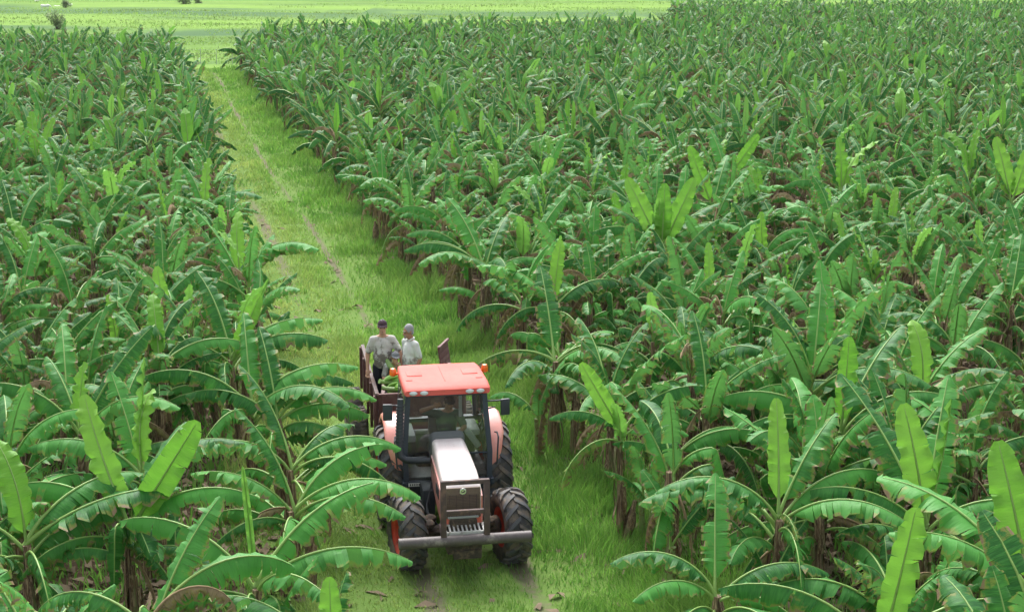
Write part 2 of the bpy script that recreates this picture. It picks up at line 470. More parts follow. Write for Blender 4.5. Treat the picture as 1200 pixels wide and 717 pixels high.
# ------------------------------------------------------------------ banana leaves (shared meshes)
def leaf_arrays(kind, seed, lod=0):
    """one banana leaf along local +X, bending in local Z; returns dict of arrays"""
    rn = random.Random(seed * 131 + 17)
    k = dict(mature=dict(L=2.05, W=0.29, p0=60, p1=-24, a0=14, a1=74, strips=19, full=0.32, tear=0.85, dry=0.07, pw=1.0, pet=0.15, roll=34),
             semi=dict(L=1.95, W=0.255, p0=72, p1=26, a0=2, a1=66, strips=22, full=0.45, tear=0.9, dry=0.17, pw=1.2, pet=0.15, roll=40),
             torn=dict(L=1.9, W=0.27, p0=52, p1=-50, a0=22, a1=100, strips=26, full=0.7, tear=1.0, dry=0.22, pw=0.9, pet=0.16, roll=34),
             broken=dict(L=1.9, W=0.27, p0=62, p1=-84, a0=18, a1=95, strips=17, full=0.4, tear=0.95, dry=0.15, pw=1.0, pet=0.16, roll=50),
             burnt=dict(L=1.95, W=0.24, p0=40, p1=-66, a0=25, a1=115, strips=24, full=0.7, tear=1.0, dry=0.42, pw=0.8, pet=0.17, roll=30),
             lime=dict(L=1.7, W=0.195, p0=88, p1=72, a0=-34, a1=-2, strips=7, full=0.15, tear=0.3, dry=-0.16, pw=1.6, pet=0.12, roll=6),
             limeflop=dict(L=1.9, W=0.26, p0=84, p1=30, a0=-24, a1=35, strips=7, full=0.1, tear=0.4, dry=-0.1, pw=1.8, pet=0.13, roll=30),
             spear=dict(L=1.6, W=0.085, p0=89, p1=80, a0=-95, a1=-140, strips=2, full=0.0, tear=0.05, dry=-0.2, pw=1.4, pet=0.1, roll=5),
             deadup=dict(L=1.6, W=0.15, p0=72, p1=-70, a0=50, a1=130, strips=18, full=0.8, tear=1.1, dry=0.3, pw=1.3, pet=0.16, roll=40),
             dead=dict(L=1.5, W=0.17, p0=15, p1=-95, a0=50, a1=150, strips=14, full=0.8, tear=1.0, dry=0.3, pw=0.45, pet=0.14, roll=40))[kind]
    L = k['L'] * rn.uniform(0.9, 1.08); W = k['W'] * rn.uniform(0.9, 1.1)
    p0 = k['p0'] + rn.uniform(-7, 7); p1 = k['p1'] + rn.uniform(-16, 16)
    NM = 40
    ts = np.linspace(0, 1, NM + 1)
    if kind == 'broken':
        tb = rn.uniform(0.38, 0.6)
        ph = np.radians(p0 + (5 - p0) * np.minimum(1, ts / tb) ** 1.2 + (p1 - 5) * np.clip((ts - tb) / 0.07, 0, 1))
    else:
        ph = np.radians(p0 + (p1 - p0) * ts ** k['pw'])
    bend = np.cumsum(np.radians(rn.uniform(-22, 22)) * np.ones(NM + 1) / NM) if kind not in ('lime', 'spear') else np.zeros(NM + 1)
    dx = np.cos(ph) * np.cos(bend); dy = np.cos(ph) * np.sin(bend); dz = np.sin(ph)
    P = np.zeros((NM + 1, 3))
    P[1:, 0] = np.cumsum(dx[:-1]) * L / NM; P[1:, 1] = np.cumsum(dy[:-1]) * L / NM; P[1:, 2] = np.cumsum(dz[:-1]) * L / NM
    T = np.stack([dx, dy, dz], -1)
    roll = np.radians(rn.uniform(-k['roll'], k['roll'])) * (0.25 + 0.75 * ts)
    S0 = np.stack([-np.sin(bend), np.cos(bend), 0 * ts], -1)
    N0 = np.cross(T, S0)
    S = S0 * np.cos(roll)[:, None] + N0 * np.sin(roll)[:, None]
    N = np.cross(T, S)
    def samp(A, t):
        x = min(max(t, 0), 1) * NM; i0 = min(int(x), NM - 1); fr = x - i0
        return A[i0] * (1 - fr) + A[i0 + 1] * fr
    pet = k['pet']
    def width(t):
        x = (t - pet) / (1 - pet)
        if x <= 0: return 0.0
        return W * min(1.0, (x / 0.14)) ** 0.55 * math.sqrt(max(0.0, 1 - max(0, (x - 0.5) / 0.51) ** 2.6)) * (1.0 - 0.18 * abs(x - .4))
    V, F, U, tone, dry, mi = [], [], [], [], [], []
    ncol = (0.0, 0.36, 0.7, 1.0) if lod == 0 else (0.0, 0.5, 1.0)
    ns = k['strips'] if lod == 0 else max(2, min(13, int(k['strips'] * .65)))
    base_tone = rn.uniform(0.35, 0.65)
    for side in (-1, 1):
        cuts = [pet * 0.9]
        w = [rn.uniform(0.2, 1.0) ** 1.6 * 2 + .12 for _ in range(ns)]
        for q in w: cuts.append(cuts[-1] + q / sum(w) * (1.0 - pet * 0.9))
        sa = rn.uniform(-16, 16) * (0.3 if kind in ('lime', 'spear') else 1)
        wp = rn.uniform(0, 6.28); wf = rn.uniform(34, 60); wa = (0.022 if kind in ('mature', 'semi', 'torn', 'broken') else 0.028)
        stray = 0
        for j in range(ns):
            t0, t1 = cuts[j], cuts[j + 1]
            rows = (max(2, int((t1 - t0) / 0.035) + 1) if lod == 0 else 2)
            ra = rn.gauss(0, 26) * k['tear']
            fr_ = rn.random() < k['full']
            wm = 1.0 - min(.5, abs(rn.gauss(0, 0.14))) * (1 if k['tear'] > .2 else 0.2)
            if k['dry'] > 0.2 and rn.random() < 0.3: wm *= rn.uniform(0.5, 0.9)
            shear = rn.uniform(-0.05, 0.12) * k['tear']
            st_tone = base_tone + rn.uniform(-0.12, 0.12)
            dd = k['dry'] + rn.uniform(-0.09, 0.08) * (1 if k['dry'] >= 0 else 0.3)
            if rn.random() < 0.04 * (k['dry'] > 0): dd += 0.2
            if k['tear'] > 0.7 and j > 1 and rn.random() < 0.06 * k['tear']: continue
            tc = (t0 + t1) / 2
            rn_pin = rn.uniform(0.08, 0.30)
            b = len(V)
            for r in range(rows):
                t = t0 + (t1 - t0) * r / (rows - 1)
                nu = len(ncol)
                pos = samp(P, t).copy()
                prev_u = 0.0
                for ci, u in enumerate(ncol):
                    if ci > 0:
                        um = (u + prev_u) / 2
                        a = k['a0'] + (k['a1'] - k['a0']) * um ** 0.85 + sa
                        wgt = um if fr_ else max(0.0, um - 0.45) * 1.6
                        a += ra * wgt
                        a = math.radians(a)
                        pin = 1 - rn_pin * k['tear'] * (u if fr_ else max(0, u - 0.4))
                        tt = tc + (t - tc) * pin
                        Tn, Sn, Nn = samp(T, tt), samp(S, tt), samp(N, tt)
                        dn = Nn * -0.75 + np.array([0, 0, -0.25 if math.sin(a) > 0 else 0.0])
                        d = Sn * side * math.cos(a) + dn * math.sin(a) + Tn * (0.16 + shear * (1 if fr_ else u))
                        d /= max(np.linalg.norm(d), 1e-6)
                        wd = width(t) * (u - prev_u) * (wm if u > 0.5 else 1.0)
                        pos = pos + d * wd
                        if lod == 0: pos = pos + Nn * (wa * u * math.sin(t * wf + wp) + wa * 0.6 * u * math.sin(t * wf * 2.3 + wp * 2)) * min(1, width(t) / W * 1.3)
                        if ci > 0 and pin < 1: pos = pos + Tn * (tt - t) * L * 0.5
                    prev_u = u
                    V.append(pos.copy()); U.append((u, t)); tone.append(st_tone + rn.uniform(-.03, .03)); dry.append(dd if u > 0.3 else dd - 0.12)
            nu = len(ncol)
            for r in range(rows - 1):
                for c in range(nu - 1):
                    q = [b + r * nu + c, b + (r + 1) * nu + c, b + (r + 1) * nu + c + 1, b + r * nu + c + 1]
                    F.append(q if side > 0 else q[::-1]); mi.append(0)
    # merge strips along the uncut part
    V = np.array(V); 
    # midrib and petiole
    nr = 14 if lod == 0 else 5
    ng = 5 if lod == 0 else 3
    b = len(V); RV = []
    for r in range(nr + 1):
        t = r / nr * 0.97
        rad = (0.019 + 0.012 * max(0, 1 - t / 0.3)) * (1 - t) ** 0.9 + 0.003
        if kind == 'spear': rad *= 0.9
        if lod: rad *= 1.35
        pc = samp(P, t) + samp(N, t) * rad * (0.1 if kind in ('lime', 'spear') else 0.45)
        for g_ in range(ng):
            a = 2 * PI * g_ / ng
            RV.append(pc + (samp(S, t) * math.cos(a) + samp(N, t) * math.sin(a)) * rad); U.append((0.0, t)); tone.append(0.5); dry.append(0)
    for r in range(nr):
        for g_ in range(ng):
            g2 = (g_ + 1) % ng
            F.append([b + r * ng + g_, b + r * ng + g2, b + (r + 1) * ng + g2, b + (r + 1) * ng + g_]); mi.append(1)
    V = np.concatenate([V, np.array(RV)])
    return dict(V=V, F=np.array(F), U=np.array(U), tone=np.array(tone), dry=np.array(dry), mi=np.array(mi))

KINDS = dict(mature=12, semi=8, torn=6, broken=5, burnt=4, deadup=4, lime=4, limeflop=4, spear=2, dead=5)
def leaf_mats(kind):
    if kind in ('lime', 'limeflop', 'spear'): return [M['lime'], M['rib']]
    if kind in ('dead', 'deadup'): return [M['dead'], M['ribdead']]
    return [M['leaf'], M['rib']]
LEAF = {}
LOW = {}
sd = 0
for kd, n in KINDS.items():
    LEAF[kd] = []; LOW[kd] = []
    for _ in range(n):
        sd += 1
        a = leaf_arrays(kd, sd)
        me = np_mesh('leaf_' + kd, a['V'], [a['F']], leaf_mats(kd), a['mi'], {'tone': a['tone'], 'dry': a['dry']}, True, a['U'])
        bm = bmesh.new(); bm.from_mesh(me)
        bmesh.ops.remove_doubles(bm, verts=bm.verts, dist=0.0008)
        bm.to_mesh(me); bm.free()
        LEAF[kd].append(me)
        LOW[kd].append(leaf_arrays(kd, sd, 1))

def stem_mesh(seed, h=1.0, r0=0.088, r1=0.055, ragged=True, mats=None, low=False):
    rn = random.Random(seed)
    m = MB()
    n = 9 if not low else 5; rows = 9 if not low else 2
    secs = []
    ox, oy = rn.uniform(-.06, .06), rn.uniform(-.06, .06)
    ph = [rn.uniform(0.86, 1.16) for _ in range(n)]
    for i in range(rows + 1):
        t = i / rows
        r = (r0 + (r1 - r0) * t) * (1.25 if i == 0 else 1)
        secs.append([Vector((ox * t * t + r * ph[(k + i // 3) % n] * math.cos(2 * PI * k / n), oy * t * t + r * ph[(k + i // 3) % n] * math.sin(2 * PI * k / n), h * t)) for k in range(n)])
    m.loft(secs)
    if ragged and not low:      # loose dry sheaths peeling off the stem
        for j in range(13):
            a = rn.uniform(0, 2 * PI); z1 = rn.uniform(0.35, 1.0) * h; ln = rn.uniform(0.25, 0.55) * h
            w = rn.uniform(0.03, 0.06)
            pts = []
            for q in range(4):
                t = q / 3
                rr = (r0 + (r1 - r0) * (z1 / h)) * 1.08 + 0.09 * math.sin(t * 2.4) * rn.uniform(.6, 1.2)
                pts.append((rr, z1 - ln * t))
            vs = []
            for (rr, z) in pts:
                for sgn in (-1, 1):
                    aa = a + sgn * w / max(rr, .05)
                    vs.append((ox * (z / h) ** 2 + rr * math.cos(aa), oy * (z / h) ** 2 + rr * math.sin(aa), max(z, 0.02)))
            m.add(vs, [[0, 1, 3, 2], [2, 3, 5, 4], [4, 5, 7, 6]])
    return m.mesh('pseudostem', mats or M['stem'])
STEMS = [stem_mesh(s) for s in range(6)]
GSTEMS = [stem_mesh(20 + s, ragged=False, r0=0.075, r1=0.05, mats=M['stemgreen']) for s in range(3)]

# ------------------------------------------------------------------ plants
n_leaf_objs = 0
def add_leaf(root, kd, z, az, tilt=0.0, scl=1.0, idx=None, off=(0, 0), roll=None):
    """hang one leaf on a plant"""
    me = LEAF[kd][random.randrange(len(LEAF[kd])) if idx is None else idx]
    nm = {'lime': 'young_leaf', 'limeflop': 'young_leaf', 'spear': 'rolled_leaf', 'dead': 'dead_leaf', 'deadup': 'dead_leaf'}.get(kd, 'leaf')
    o = bpy.data.objects.new(nm, me)
    o.parent = root
    o.location = (off[0], off[1], z)
    o.rotation_euler = (random.uniform(-.08, .08) if roll is None else roll, -tilt, az)
    o.scale = (scl, scl * random.choice((-1, 1)) if False else scl, scl)
    col.objects.link(o)
    if kd in ('lime', 'limeflop'): o['label'] = 'bright lime green young leaf'
    elif kd == 'spear': o['label'] = 'rolled lime green new leaf'
    elif kd in ('dead', 'deadup'): o['label'] = 'dry brown hanging leaf'
    elif kd == 'burnt': o['label'] = 'ragged leaf with brown burnt margins'
    return o

def leaf_plan(rn, size, lime_p=0.33, more=0):
    """list of (kind, z offset from crown, azimuth, tilt, scale)"""
    plan = []
    az = rn.uniform(0, 2 * PI)
    n = rn.randint(7, 9) + more
    for i in range(n):
        az += 2.4 + rn.uniform(-.45, .45)
        age = i / (n - 1)            # 0 young .. 1 old
        if age < 0.3: kd = rn.choices(['semi', 'mature', 'torn', 'broken'], [6, 3, 1, .6])[0]
        elif age < 0.75: kd = rn.choices(['semi', 'mature', 'torn', 'broken'], [3.8, 3.4, 3.4, 1.4])[0]
        else: kd = rn.choices(['mature', 'torn', 'burnt', 'broken'], [3, 3, 2, 1.3])[0]
        plan.append((kd, -0.075 * i - 0.02, az, R(rn.uniform(-20, 20)) - age * 0.12, size * rn.uniform(0.8, 1.12) * (1.0 if age < .8 else 0.9)))
    r = rn.random()
    if r < lime_p:
        for j in range(rn.choices([1, 2], [3, 1])[0]):
            plan.append((rn.choices(['lime', 'limeflop', 'spear'], [4, 2.2, 1.3])[0], 0.03, rn.uniform(0, 2 * PI), R(rn.uniform(-9, 4)), size * rn.uniform(0.62, 0.98)))
    for _ in range(rn.choices([0, 1, 2], [2, 4, 3])[0]): plan.append(('deadup', rn.uniform(-.1, .1), rn.uniform(0, 2 * PI), R(rn.uniform(-15, 10)), size * rn.uniform(0.6, 1.05)))
    for j in range(rn.choices([0, 1, 2, 3], [1, 3, 3, 2])[0]):
        plan.append(('dead', rn.choice((-.05, -.2, -.4, -.5)), rn.uniform(0, 2 * PI), R(rn.uniform(-6, 40)), size * rn.uniform(0.6, 1.05)))
    return plan

ROOTS = []
def make_plant(pos, h, plan, rn, extra_stems=0, sucker=False, lean=None):
    root = empty('banana_plant', (pos.x, pos.y, 0.0), rn.uniform(0, 0.001))
    lean = lean if lean is not None else (rn.uniform(-.07, .07), rn.uniform(-.07, .07))
    root.rotation_euler = (lean[0], lean[1], 0)
    k = rn.randrange(len(STEMS))
    o = link('pseudostem', STEMS[k], root, rot=(0, 0, rn.uniform(0, 6.28)), scl=(rn.uniform(.72, 1.05),) * 2 + (h * 1.02,))
    for (kd, dz, az, tl, sc, *rl) in plan:
        add_leaf(root, kd, max(0.1, h + dz), az, tl, sc, roll=rl[0] if rl else None)
    for j in range(extra_stems):
        a = rn.uniform(0, 2 * PI); d = rn.uniform(0.22, 0.5)
        link('pseudostem', STEMS[rn.randrange(len(STEMS))], root, loc=(d * math.cos(a), d * math.sin(a), -0.03),
             rot=(rn.uniform(-.14, .14), rn.uniform(-.14, .14), rn.uniform(0, 6.28)), scl=(rn.uniform(.45, .8),) * 2 + (rn.uniform(0.45, 1.2) * min(1.3, h),))
    if sucker:
        a = rn.uniform(0, 2 * PI); d = rn.uniform(0.35, 0.6); hs_ = rn.uniform(0.5, 1.1)
        ox, oy = d * math.cos(a), d * math.sin(a)
        link('pseudostem', GSTEMS[rn.randrange(len(GSTEMS))], root, loc=(ox, oy, -0.02), rot=(0, 0, rn.uniform(0, 6.28)), scl=(.8, .8, hs_))
        az = rn.uniform(0, 6.28)
        for j in range(3):
            az += 2.2
            add_leaf(root, rn.choice(['semi', 'mature', 'semi']), hs_ - 0.04 * j, az, R(rn.uniform(-5, 12)), rn.uniform(0.5, 0.75), off=(ox, oy))
    ROOTS.append(root)
    return root

# hero plants: crown pixel, crown height, leaves (kind, azimuth in degrees [0 right, 90 away, -90 near], tilt, scale), label
def D(*ls): return [(l[0], l[1], R(l[2]), R(l[3]), l[4]) + ((R(l[5]),) if len(l) > 5 else ()) for l in ls]
HERO = [
 # ---- left block
 (152, 622, 1.55, D(('lime', .05, 90, -4, 1.08, -22), ('lime', .0, 85, 4, 1.15, 33), ('mature', -.05, 5, 4, 1.0), ('mature', -.1, 175, 8, 1.0), ('semi', -.1, 60, 0, 1.0), ('mature', -.2, -70, 0, .95), ('torn', -.25, 215, 0, .9), ('dead', -.4, -40, 0, .8)),
  'banana plant with two broad lime upright leaves spread in a V, at the lower left'),
 (168, 560, 1.6, D(('spear', .1, 60, -2, 1.0), ('limeflop', .05, 80, 6, .7), ('mature', -.05, 170, 5, 1.0), ('mature', -.1, -20, 6, 1.0), ('semi', -.1, 120, 0, .9), ('torn', -.2, -100, 0, .9)),
  'banana plant holding up one narrow folded lime leaf, behind the lime V pair'),
 (95, 510, 1.6, D(('lime', .03, 60, -4, .75), ('semi', -.03, 30, 0, 1.05), ('mature', -.1, 180, 6, 1.0), ('mature', -.1, -10, 2, 1.0), ('semi', -.1, 135, -5, 1.0), ('torn', -.2, -80, 0, .9)),
  'banana plant with a short broad lime leaf up left of the folded narrow one'),
 (296, 478, 1.65, D(('mature', 0, 8, 2, 1.1), ('mature', -.1, -20, 0, 1.1), ('mature', -.08, 30, -4, 1.0), ('semi', -.05, 100, 0, 1.0), ('mature', -.1, 190, 0, 1.0), ('torn', -.2, -110, 0, .9), ('dead', -.4, -60, 0, .9)),
  'banana plant whose long arching leaves reach toward the brown trailer'),
 (345, 600, 1.35, D(('mature', 0, 10, -4, 1.0), ('mature', -.1, -25, -8, 1.05), ('mature', -.06, 35, 2, .95), ('semi', 0, 150, 0, .9), ('mature', -.1, 185, 0, .9), ('torn', -.2, -90, 0, .9), ('dead', .0, 170, 30, .75)),
  'banana plant whose leaf tips droop over the front left wheel of the tractor'),
 (300, 690, 1.4, D(('mature', 0, 5, -10, 1.15), ('semi', .02, 35, -16, 1.2), ('spear', .12, 100, 0, .95), ('mature', -.1, 170, 3, 1.05), ('mature', -.1, -50, 0, 1.0), ('torn', -.2, -150, 0, .9)),
  'banana plant with thin pale rolled leaf standing straight, bottom border left of the track'),
 (272, 424, 1.6, D(('lime', .0, 80, -4, .85, 24), ('mature', -.05, 5, 8, 1.1), ('mature', -.1, -15, 4, 1.1), ('semi', -.1, 130, -2, 1.15), ('spear', .1, 90, -4, 1.05, 26), ('mature', -.1, 190, 0, 1.0), ('torn', -.2, -90, 0, .9)),
  'banana plant with a thick pale shoot slanting right, beside the two men on the trailer'),
 (282, 325, 1.6, D(('mature', 0, 5, 10, 1.1), ('mature', -.1, -12, 4, 1.15), ('mature', -.05, 20, 6, 1.0), ('limeflop', 0, 100, 0, .8), ('semi', -.1, 160, 0, 1.0), ('torn', -.2, -90, 0, .9), ('dead', -.3, -70, 0, .9)),
  'banana plant with a fan of three dark leaves arching right over the pale track verge'),
 (240, 250, 1.6, D(('lime', .05, 70, -4, .9), ('mature', 0, 0, 6, 1.0), ('semi', 0, 140, 0, 1.0), ('mature', -.1, -40, 0, 1.0), ('mature', -.1, 200, 0, 1.0), ('torn', -.2, -110, 0, .9)),
  'banana plant with a single lime leaf, set back from the pale track verge'),
 (45, 195, 1.6, D(('lime', .05, 95, -4, 1.1, -8), ('lime', .05, 85, -6, 1.0, 14), ('mature', 0, 0, 6, 1.0), ('semi', 0, 160, 0, 1.0), ('mature', -.1, -60, 0, 1.0), ('torn', -.2, 220, 0, .9)),
  'banana plant with twin lime upright leaves in the middle of the left block'),
 (20, 290, 1.6, D(('semi', .05, 75, -2, 1.2), ('semi', 0, 120, 0, 1.1), ('mature', -.05, 0, 4, 1.0), ('mature', -.1, -30, 0, 1.0), ('torn', -.2, 200, 0, .9)),
  'banana plant with two tall dark slanting leaves by the left border of the view'),
 (30, 640, 1.5, D(('semi', 0, 10, -30, 1.2), ('mature', 0, 30, 4, 1.1), ('mature', -.1, 180, 0, 1.0), ('torn', -.2, -60, 0, 1.0), ('limeflop', 0, 150, 0, .8), ('burnt', -.2, -120, 0, .9)),
  'banana plant with a long flat leaf crossing toward the lime V pair, lower left corner'),
 (326, 492, 1.5, D(('mature', 0, 4, -6, .88), ('mature', -.08, -22, -4, .92), ('torn', -.05, 28, -6, .85), ('semi', .0, 110, 0, .95), ('mature', -.1, 185, 0, .95), ('torn', -.2, -85, 0, .9), ('dead', -.3, -50, 10, .9)),
  'banana plant whose leaves hang out beside the trailer wheels'),
 (342, 552, 1.4, D(('mature', 0, 12, -2, .95), ('torn', -.08, -14, 2, 1.0), ('mature', -.05, 40, 4, .85), ('semi', .0, 130, 0, .95), ('mature', -.1, 190, 0, .95), ('burnt', -.2, -70, 0, .9), ('dead', -.2, 10, 10, .8)),
  'banana plant whose leaves reach the rear left wheel of the tractor'),
 # ---- right block
 (838, 700, 1.25, D(('mature', 0, 172, 2, .8), ('mature', -.05, 200, 0, .75), ('semi', 0, 80, 0, .8), ('torn', -.1, -30, 0, .8), ('mature', -.1, 20, 0, .85), ('burnt', -.2, -100, 0, .7), ('dead', -.3, 230, 10, .8)),
  'low banana plant spilling onto the grass at the bottom border right of the track'),
 (775, 295, 1.75, D(('lime', .08, 90, -6, 1.2, -26), ('lime', .08, 90, 0, 1.05, 2), ('lime', .06, 85, -6, 1.2, 24), ('lime', -.15, -85, 2, .95, 4), ('semi', -.05, 15, -12, 1.15), ('semi', -.05, 170, -10, 1.15), ('mature', -.1, 0, 0, 1.1), ('mature', -.1, 200, 0, 1.0), ('mature', -.2, -45, 0, 1.0), ('torn', -.2, -130, 0, .9)),
  'tall banana plant crowned by a cluster of four lime upright leaves, in the right block'),
 (648, 360, 1.75, D(('lime', .0, 65, -8, .85), ('mature', -.05, 180, 4, 1.05), ('mature', -.1, 20, 2, 1.0), ('torn', -.1, 110, 0, 1.0), ('burnt', -.2, -60, 0, .9), ('torn', -.2, -140, 0, .9), ('dead', -.3, -20, 0, 1.0)),
  'banana plant with one lime paddle leaf among brown dead ones, right of the trailer'),
 (568, 320, 1.7, D(('mature', 0, 180, 4, 1.1), ('mature', -.05, 160, 4, 1.1), ('semi', 0, 130, -6, 1.15), ('semi', 0, 60, -8, 1.0), ('mature', -.1, -160, 0, 1.0), ('mature', -.1, -60, 0, 1.0), ('torn', -.15, 10, 0, 1.0), ('dead', -.4, 210, 0, .9)),
  'banana plant fanning broad dark leaves leftward over the track, beyond the right side of trailer'),
 (650, 425, 1.75, D(('burnt', 0, 178, 6, 1.05), ('torn', -.05, 20, 2, 1.0), ('semi', 0, 100, -4, 1.0), ('mature', -.1, -30, 0, .95), ('mature', -.3, -130, -8, .9), ('torn', -.2, 60, 0, 1.0), ('dead', -.4, 250, 0, 1.0), ('dead', -.45, 20, 0, 1.0)),
  'banana plant with tan burnt leaf hanging over the grass, level with the tractor cab'),
 (729, 507, 1.75, D(('lime', .0, 95, -4, .78, -30), ('mature', -.05, 175, 0, .66), ('mature', -.05, 10, 4, .85), ('mature', -.12, -20, 0, .62), ('burnt', -.2, -150, 0, .8), ('limeflop', -.3, -90, 0, .5)),
  'lone slim banana plant with one pale lime leaf tilted left, nearest the tractor front wheel'),
 (790, 540, 1.4, D(('mature', 0, 30, 0, .8), ('mature', 0, -15, -4, .85), ('mature', -.05, -100, 0, .6), ('semi', 0, 120, 0, .7), ('mature', -.1, 165, 0, .6)),
  'short banana plant with a few small drooping leaves, right of the slim lime leaf one'),
 (912, 610, 1.7, D(('lime', .12, 90, -3, .86, 0), ('semi', .05, 48, -14, .95), ('mature', -.05, 175, 0, 1.0), ('mature', -.15, 188, -8, 1.15), ('mature', -.1, 25, 4, 1.0), ('mature', -.1, -20, 0, 1.0), ('torn', -.2, -80, 0, .9), ('burnt', .0, -85, 20, .5), ('dead', -.4, 210, 0, .8)),
  'banana plant with broad lime upright leaf and very long leaf reaching the track, lower right'),
 (985, 512, 1.7, D(('lime', .1, 90, -1, .9, 2), ('semi', .05, 45, -18, 1.25), ('mature', -.05, 170, 4, 1.1), ('mature', -.05, 10, 4, 1.1), ('mature', -.1, 200, 0, 1.0), ('torn', -.2, -60, 0, 1.0), ('burnt', -.2, -110, 0, .9)),
  'banana plant with tall narrow lime paddle standing straight, above the lower right corner'),
 (1085, 620, 1.6, D(('lime', .05, 95, -2, 1.1, -12), ('semi', .05, 120, -10, 1.2), ('semi', 0, 60, 0, 1.1), ('spear', .1, 20, -6, 1.1), ('mature', -.1, 180, 0, 1.0), ('mature', -.1, -10, 0, 1.0), ('torn', -.2, -80, 0, .9)),
  'banana plant with tall lime leaf leaning left, between lime paddle and right border'),
 (1207, 705, 1.7, D(('lime', .1, 85, -4, 1.2, -14), ('semi', .05, 130, -22, 1.3), ('mature', -.05, 180, 2, 1.1), ('mature', -.1, -20, 0, 1.0), ('semi', 0, 60, 0, 1.0), ('torn', -.2, -90, 0, .9)),
  'banana plant with one huge lime leaf at the lower right border'),
 (1032, 772, 1.5, D(('lime', .1, 85, -4, 1.0, 10), ('mature', 0, 10, 2, 1.1), ('mature', -.05, 170, 0, 1.0), ('mature', -.1, -30, 0, 1.0), ('torn', -.2, 220, 0, .9)),
  'banana plant poking one bright lime leaf up over the bottom border, lower right'),
 (1185, 240, 1.6, D(('lime', .05, 90, -4, 1.25, -14), ('lime', .05, 90, -6, 1.1, 16), ('semi', 0, 170, 0, 1.0), ('mature', -.05, 10, 0, 1.0), ('torn', -.2, -90, 0, .9)),
  'banana plant with lime upright leaves at the upper right border'),
 (985, 230, 1.6, D(('lime', .05, 110, -6, 1.1), ('limeflop', .05, 20, -10, 1.1), ('semi', 0, 100, 0, 1.0), ('mature', -.05, 180, 0, 1.0), ('mature', -.1, -20, 0, 1.0), ('torn', -.2, -90, 0, .9)),
  'banana plant with a curled lime leaf, middle depth of the right block'),
 (835, 245, 1.6, D(('lime', .05, 90, -4, 1.15, -22), ('semi', 0, 60, 0, 1.1), ('mature', -.05, 0, 0, 1.0), ('mature', -.1, 190, 0, 1.0), ('torn', -.2, -90, 0, .9)),
  'banana plant with one lime leaf tipped left, just right of the four leaf lime cluster'),
 (850, 215, 1.6, D(('lime', .05, 90, -6, 1.1, 34), ('semi', 0, 120, 0, 1.1), ('mature', -.05, 0, 0, 1.0), ('mature', -.1, 190, 0, 1.0), ('torn', -.2, -90, 0, .9)),
  'banana plant with a lime leaf slanting right, behind the four leaf lime cluster'),
 (635, 165, 1.6, D(('lime', .05, 100, -2, 1.0), ('mature', -.05, 0, 0, 1.0), ('semi', 0, 140, 0, 1.0), ('mature', -.1, 190, 0, 1.0), ('torn', -.2, -90, 0, .9)),
  'banana plant with a small straight lime leaf, far middle of the right block'),
]
rh = random.Random(5)
hero_pos = []
for (px, py, h, plan, lab) in HERO:
    p = unproj(px, py, h)
    r = make_plant(p, h, plan + [(rh.choice(('mature', 'torn', 'broken', 'mature')), -.25 - .12 * q_, rh.uniform(0, 6.28), R(rh.uniform(-10, 10)), rh.uniform(.75, 1.0)) for q_ in range(3 if 'slim' not in lab and 'short' not in lab else 0)], rh, extra_stems=rh.choice((0, 1, 1, 2)), sucker=rh.random() < .6, lean=(0, 0))
    tag(r, lab, 'banana plant', 'banana plants with lime upright leaves' if any(x[0] in ('lime', 'limeflop', 'spear') for x in plan) else 'banana plants beside the track')
    hero_pos.append((p.x, p.y))
hero_near = [(a, b) for a, b in hero_pos if b < 34]
hero_pos = np.array(hero_pos)

# the rest of the two blocks on a jittered grid that follows the track
rf = random.Random(11)
cands = []
def in_block(x, y, s, q):
    if q > 0:      # right block
        lim = 187 if x > 18.5 else (146 if x > 17.5 else np.interp(x, [-20.2, -12, 17.5], [131, 140, 145]))
        return y < lim and y > 11.0 and s < (95 if q < 3 else 400)
    return y < 120.0 and y > 11.0
DS, DQ = 1.5, 1.62
for i in range(-9, 120):
    for j in range(0, 66):
        for side in (1, -1):
            s = i * DS + rf.uniform(-.55, .55) + (j % 2) * 0.75
            qq = 0.35 + j * DQ + rf.uniform(-.5, .5) * (1 if j else 0.8)
            q = qq if side > 0 else -TW + (0.4 if s > 5.5 else -0.3) - qq
            p = st(s, q)
            if not in_block(p.x, p.y, s, q): continue
            if p.y < 5: continue
            px, py = proj((p.x, p.y, 1.6))
            if not (-130 < px < 1330): continue
            bx, by = proj((p.x, p.y, 3.2))
            if by > 760: continue
            if len(hero_pos) and np.min(np.hypot(hero_pos[:, 0] - p.x, hero_pos[:, 1] - p.y)) < 1.15: continue
            if rf.random() < (0.07 if j else 0.16): continue
            if any(abs(hx - p.x) < 0.6 and 0 < hy - p.y < 1.3 for hx, hy in hero_near): continue      # an opening in front of the hand placed ones
            cands.append((p.y, s, q, j, p))
cands.sort(key=lambda c: c[0])
N_IND = 300 - len(HERO)
near, far = [], []
for c in cands:
    px, py = proj((c[4].x, c[4].y, 1.9))
    vis = -20 < px < 1220
    if vis and len(near) < N_IND: near.append(c)
    else: far.append(c)

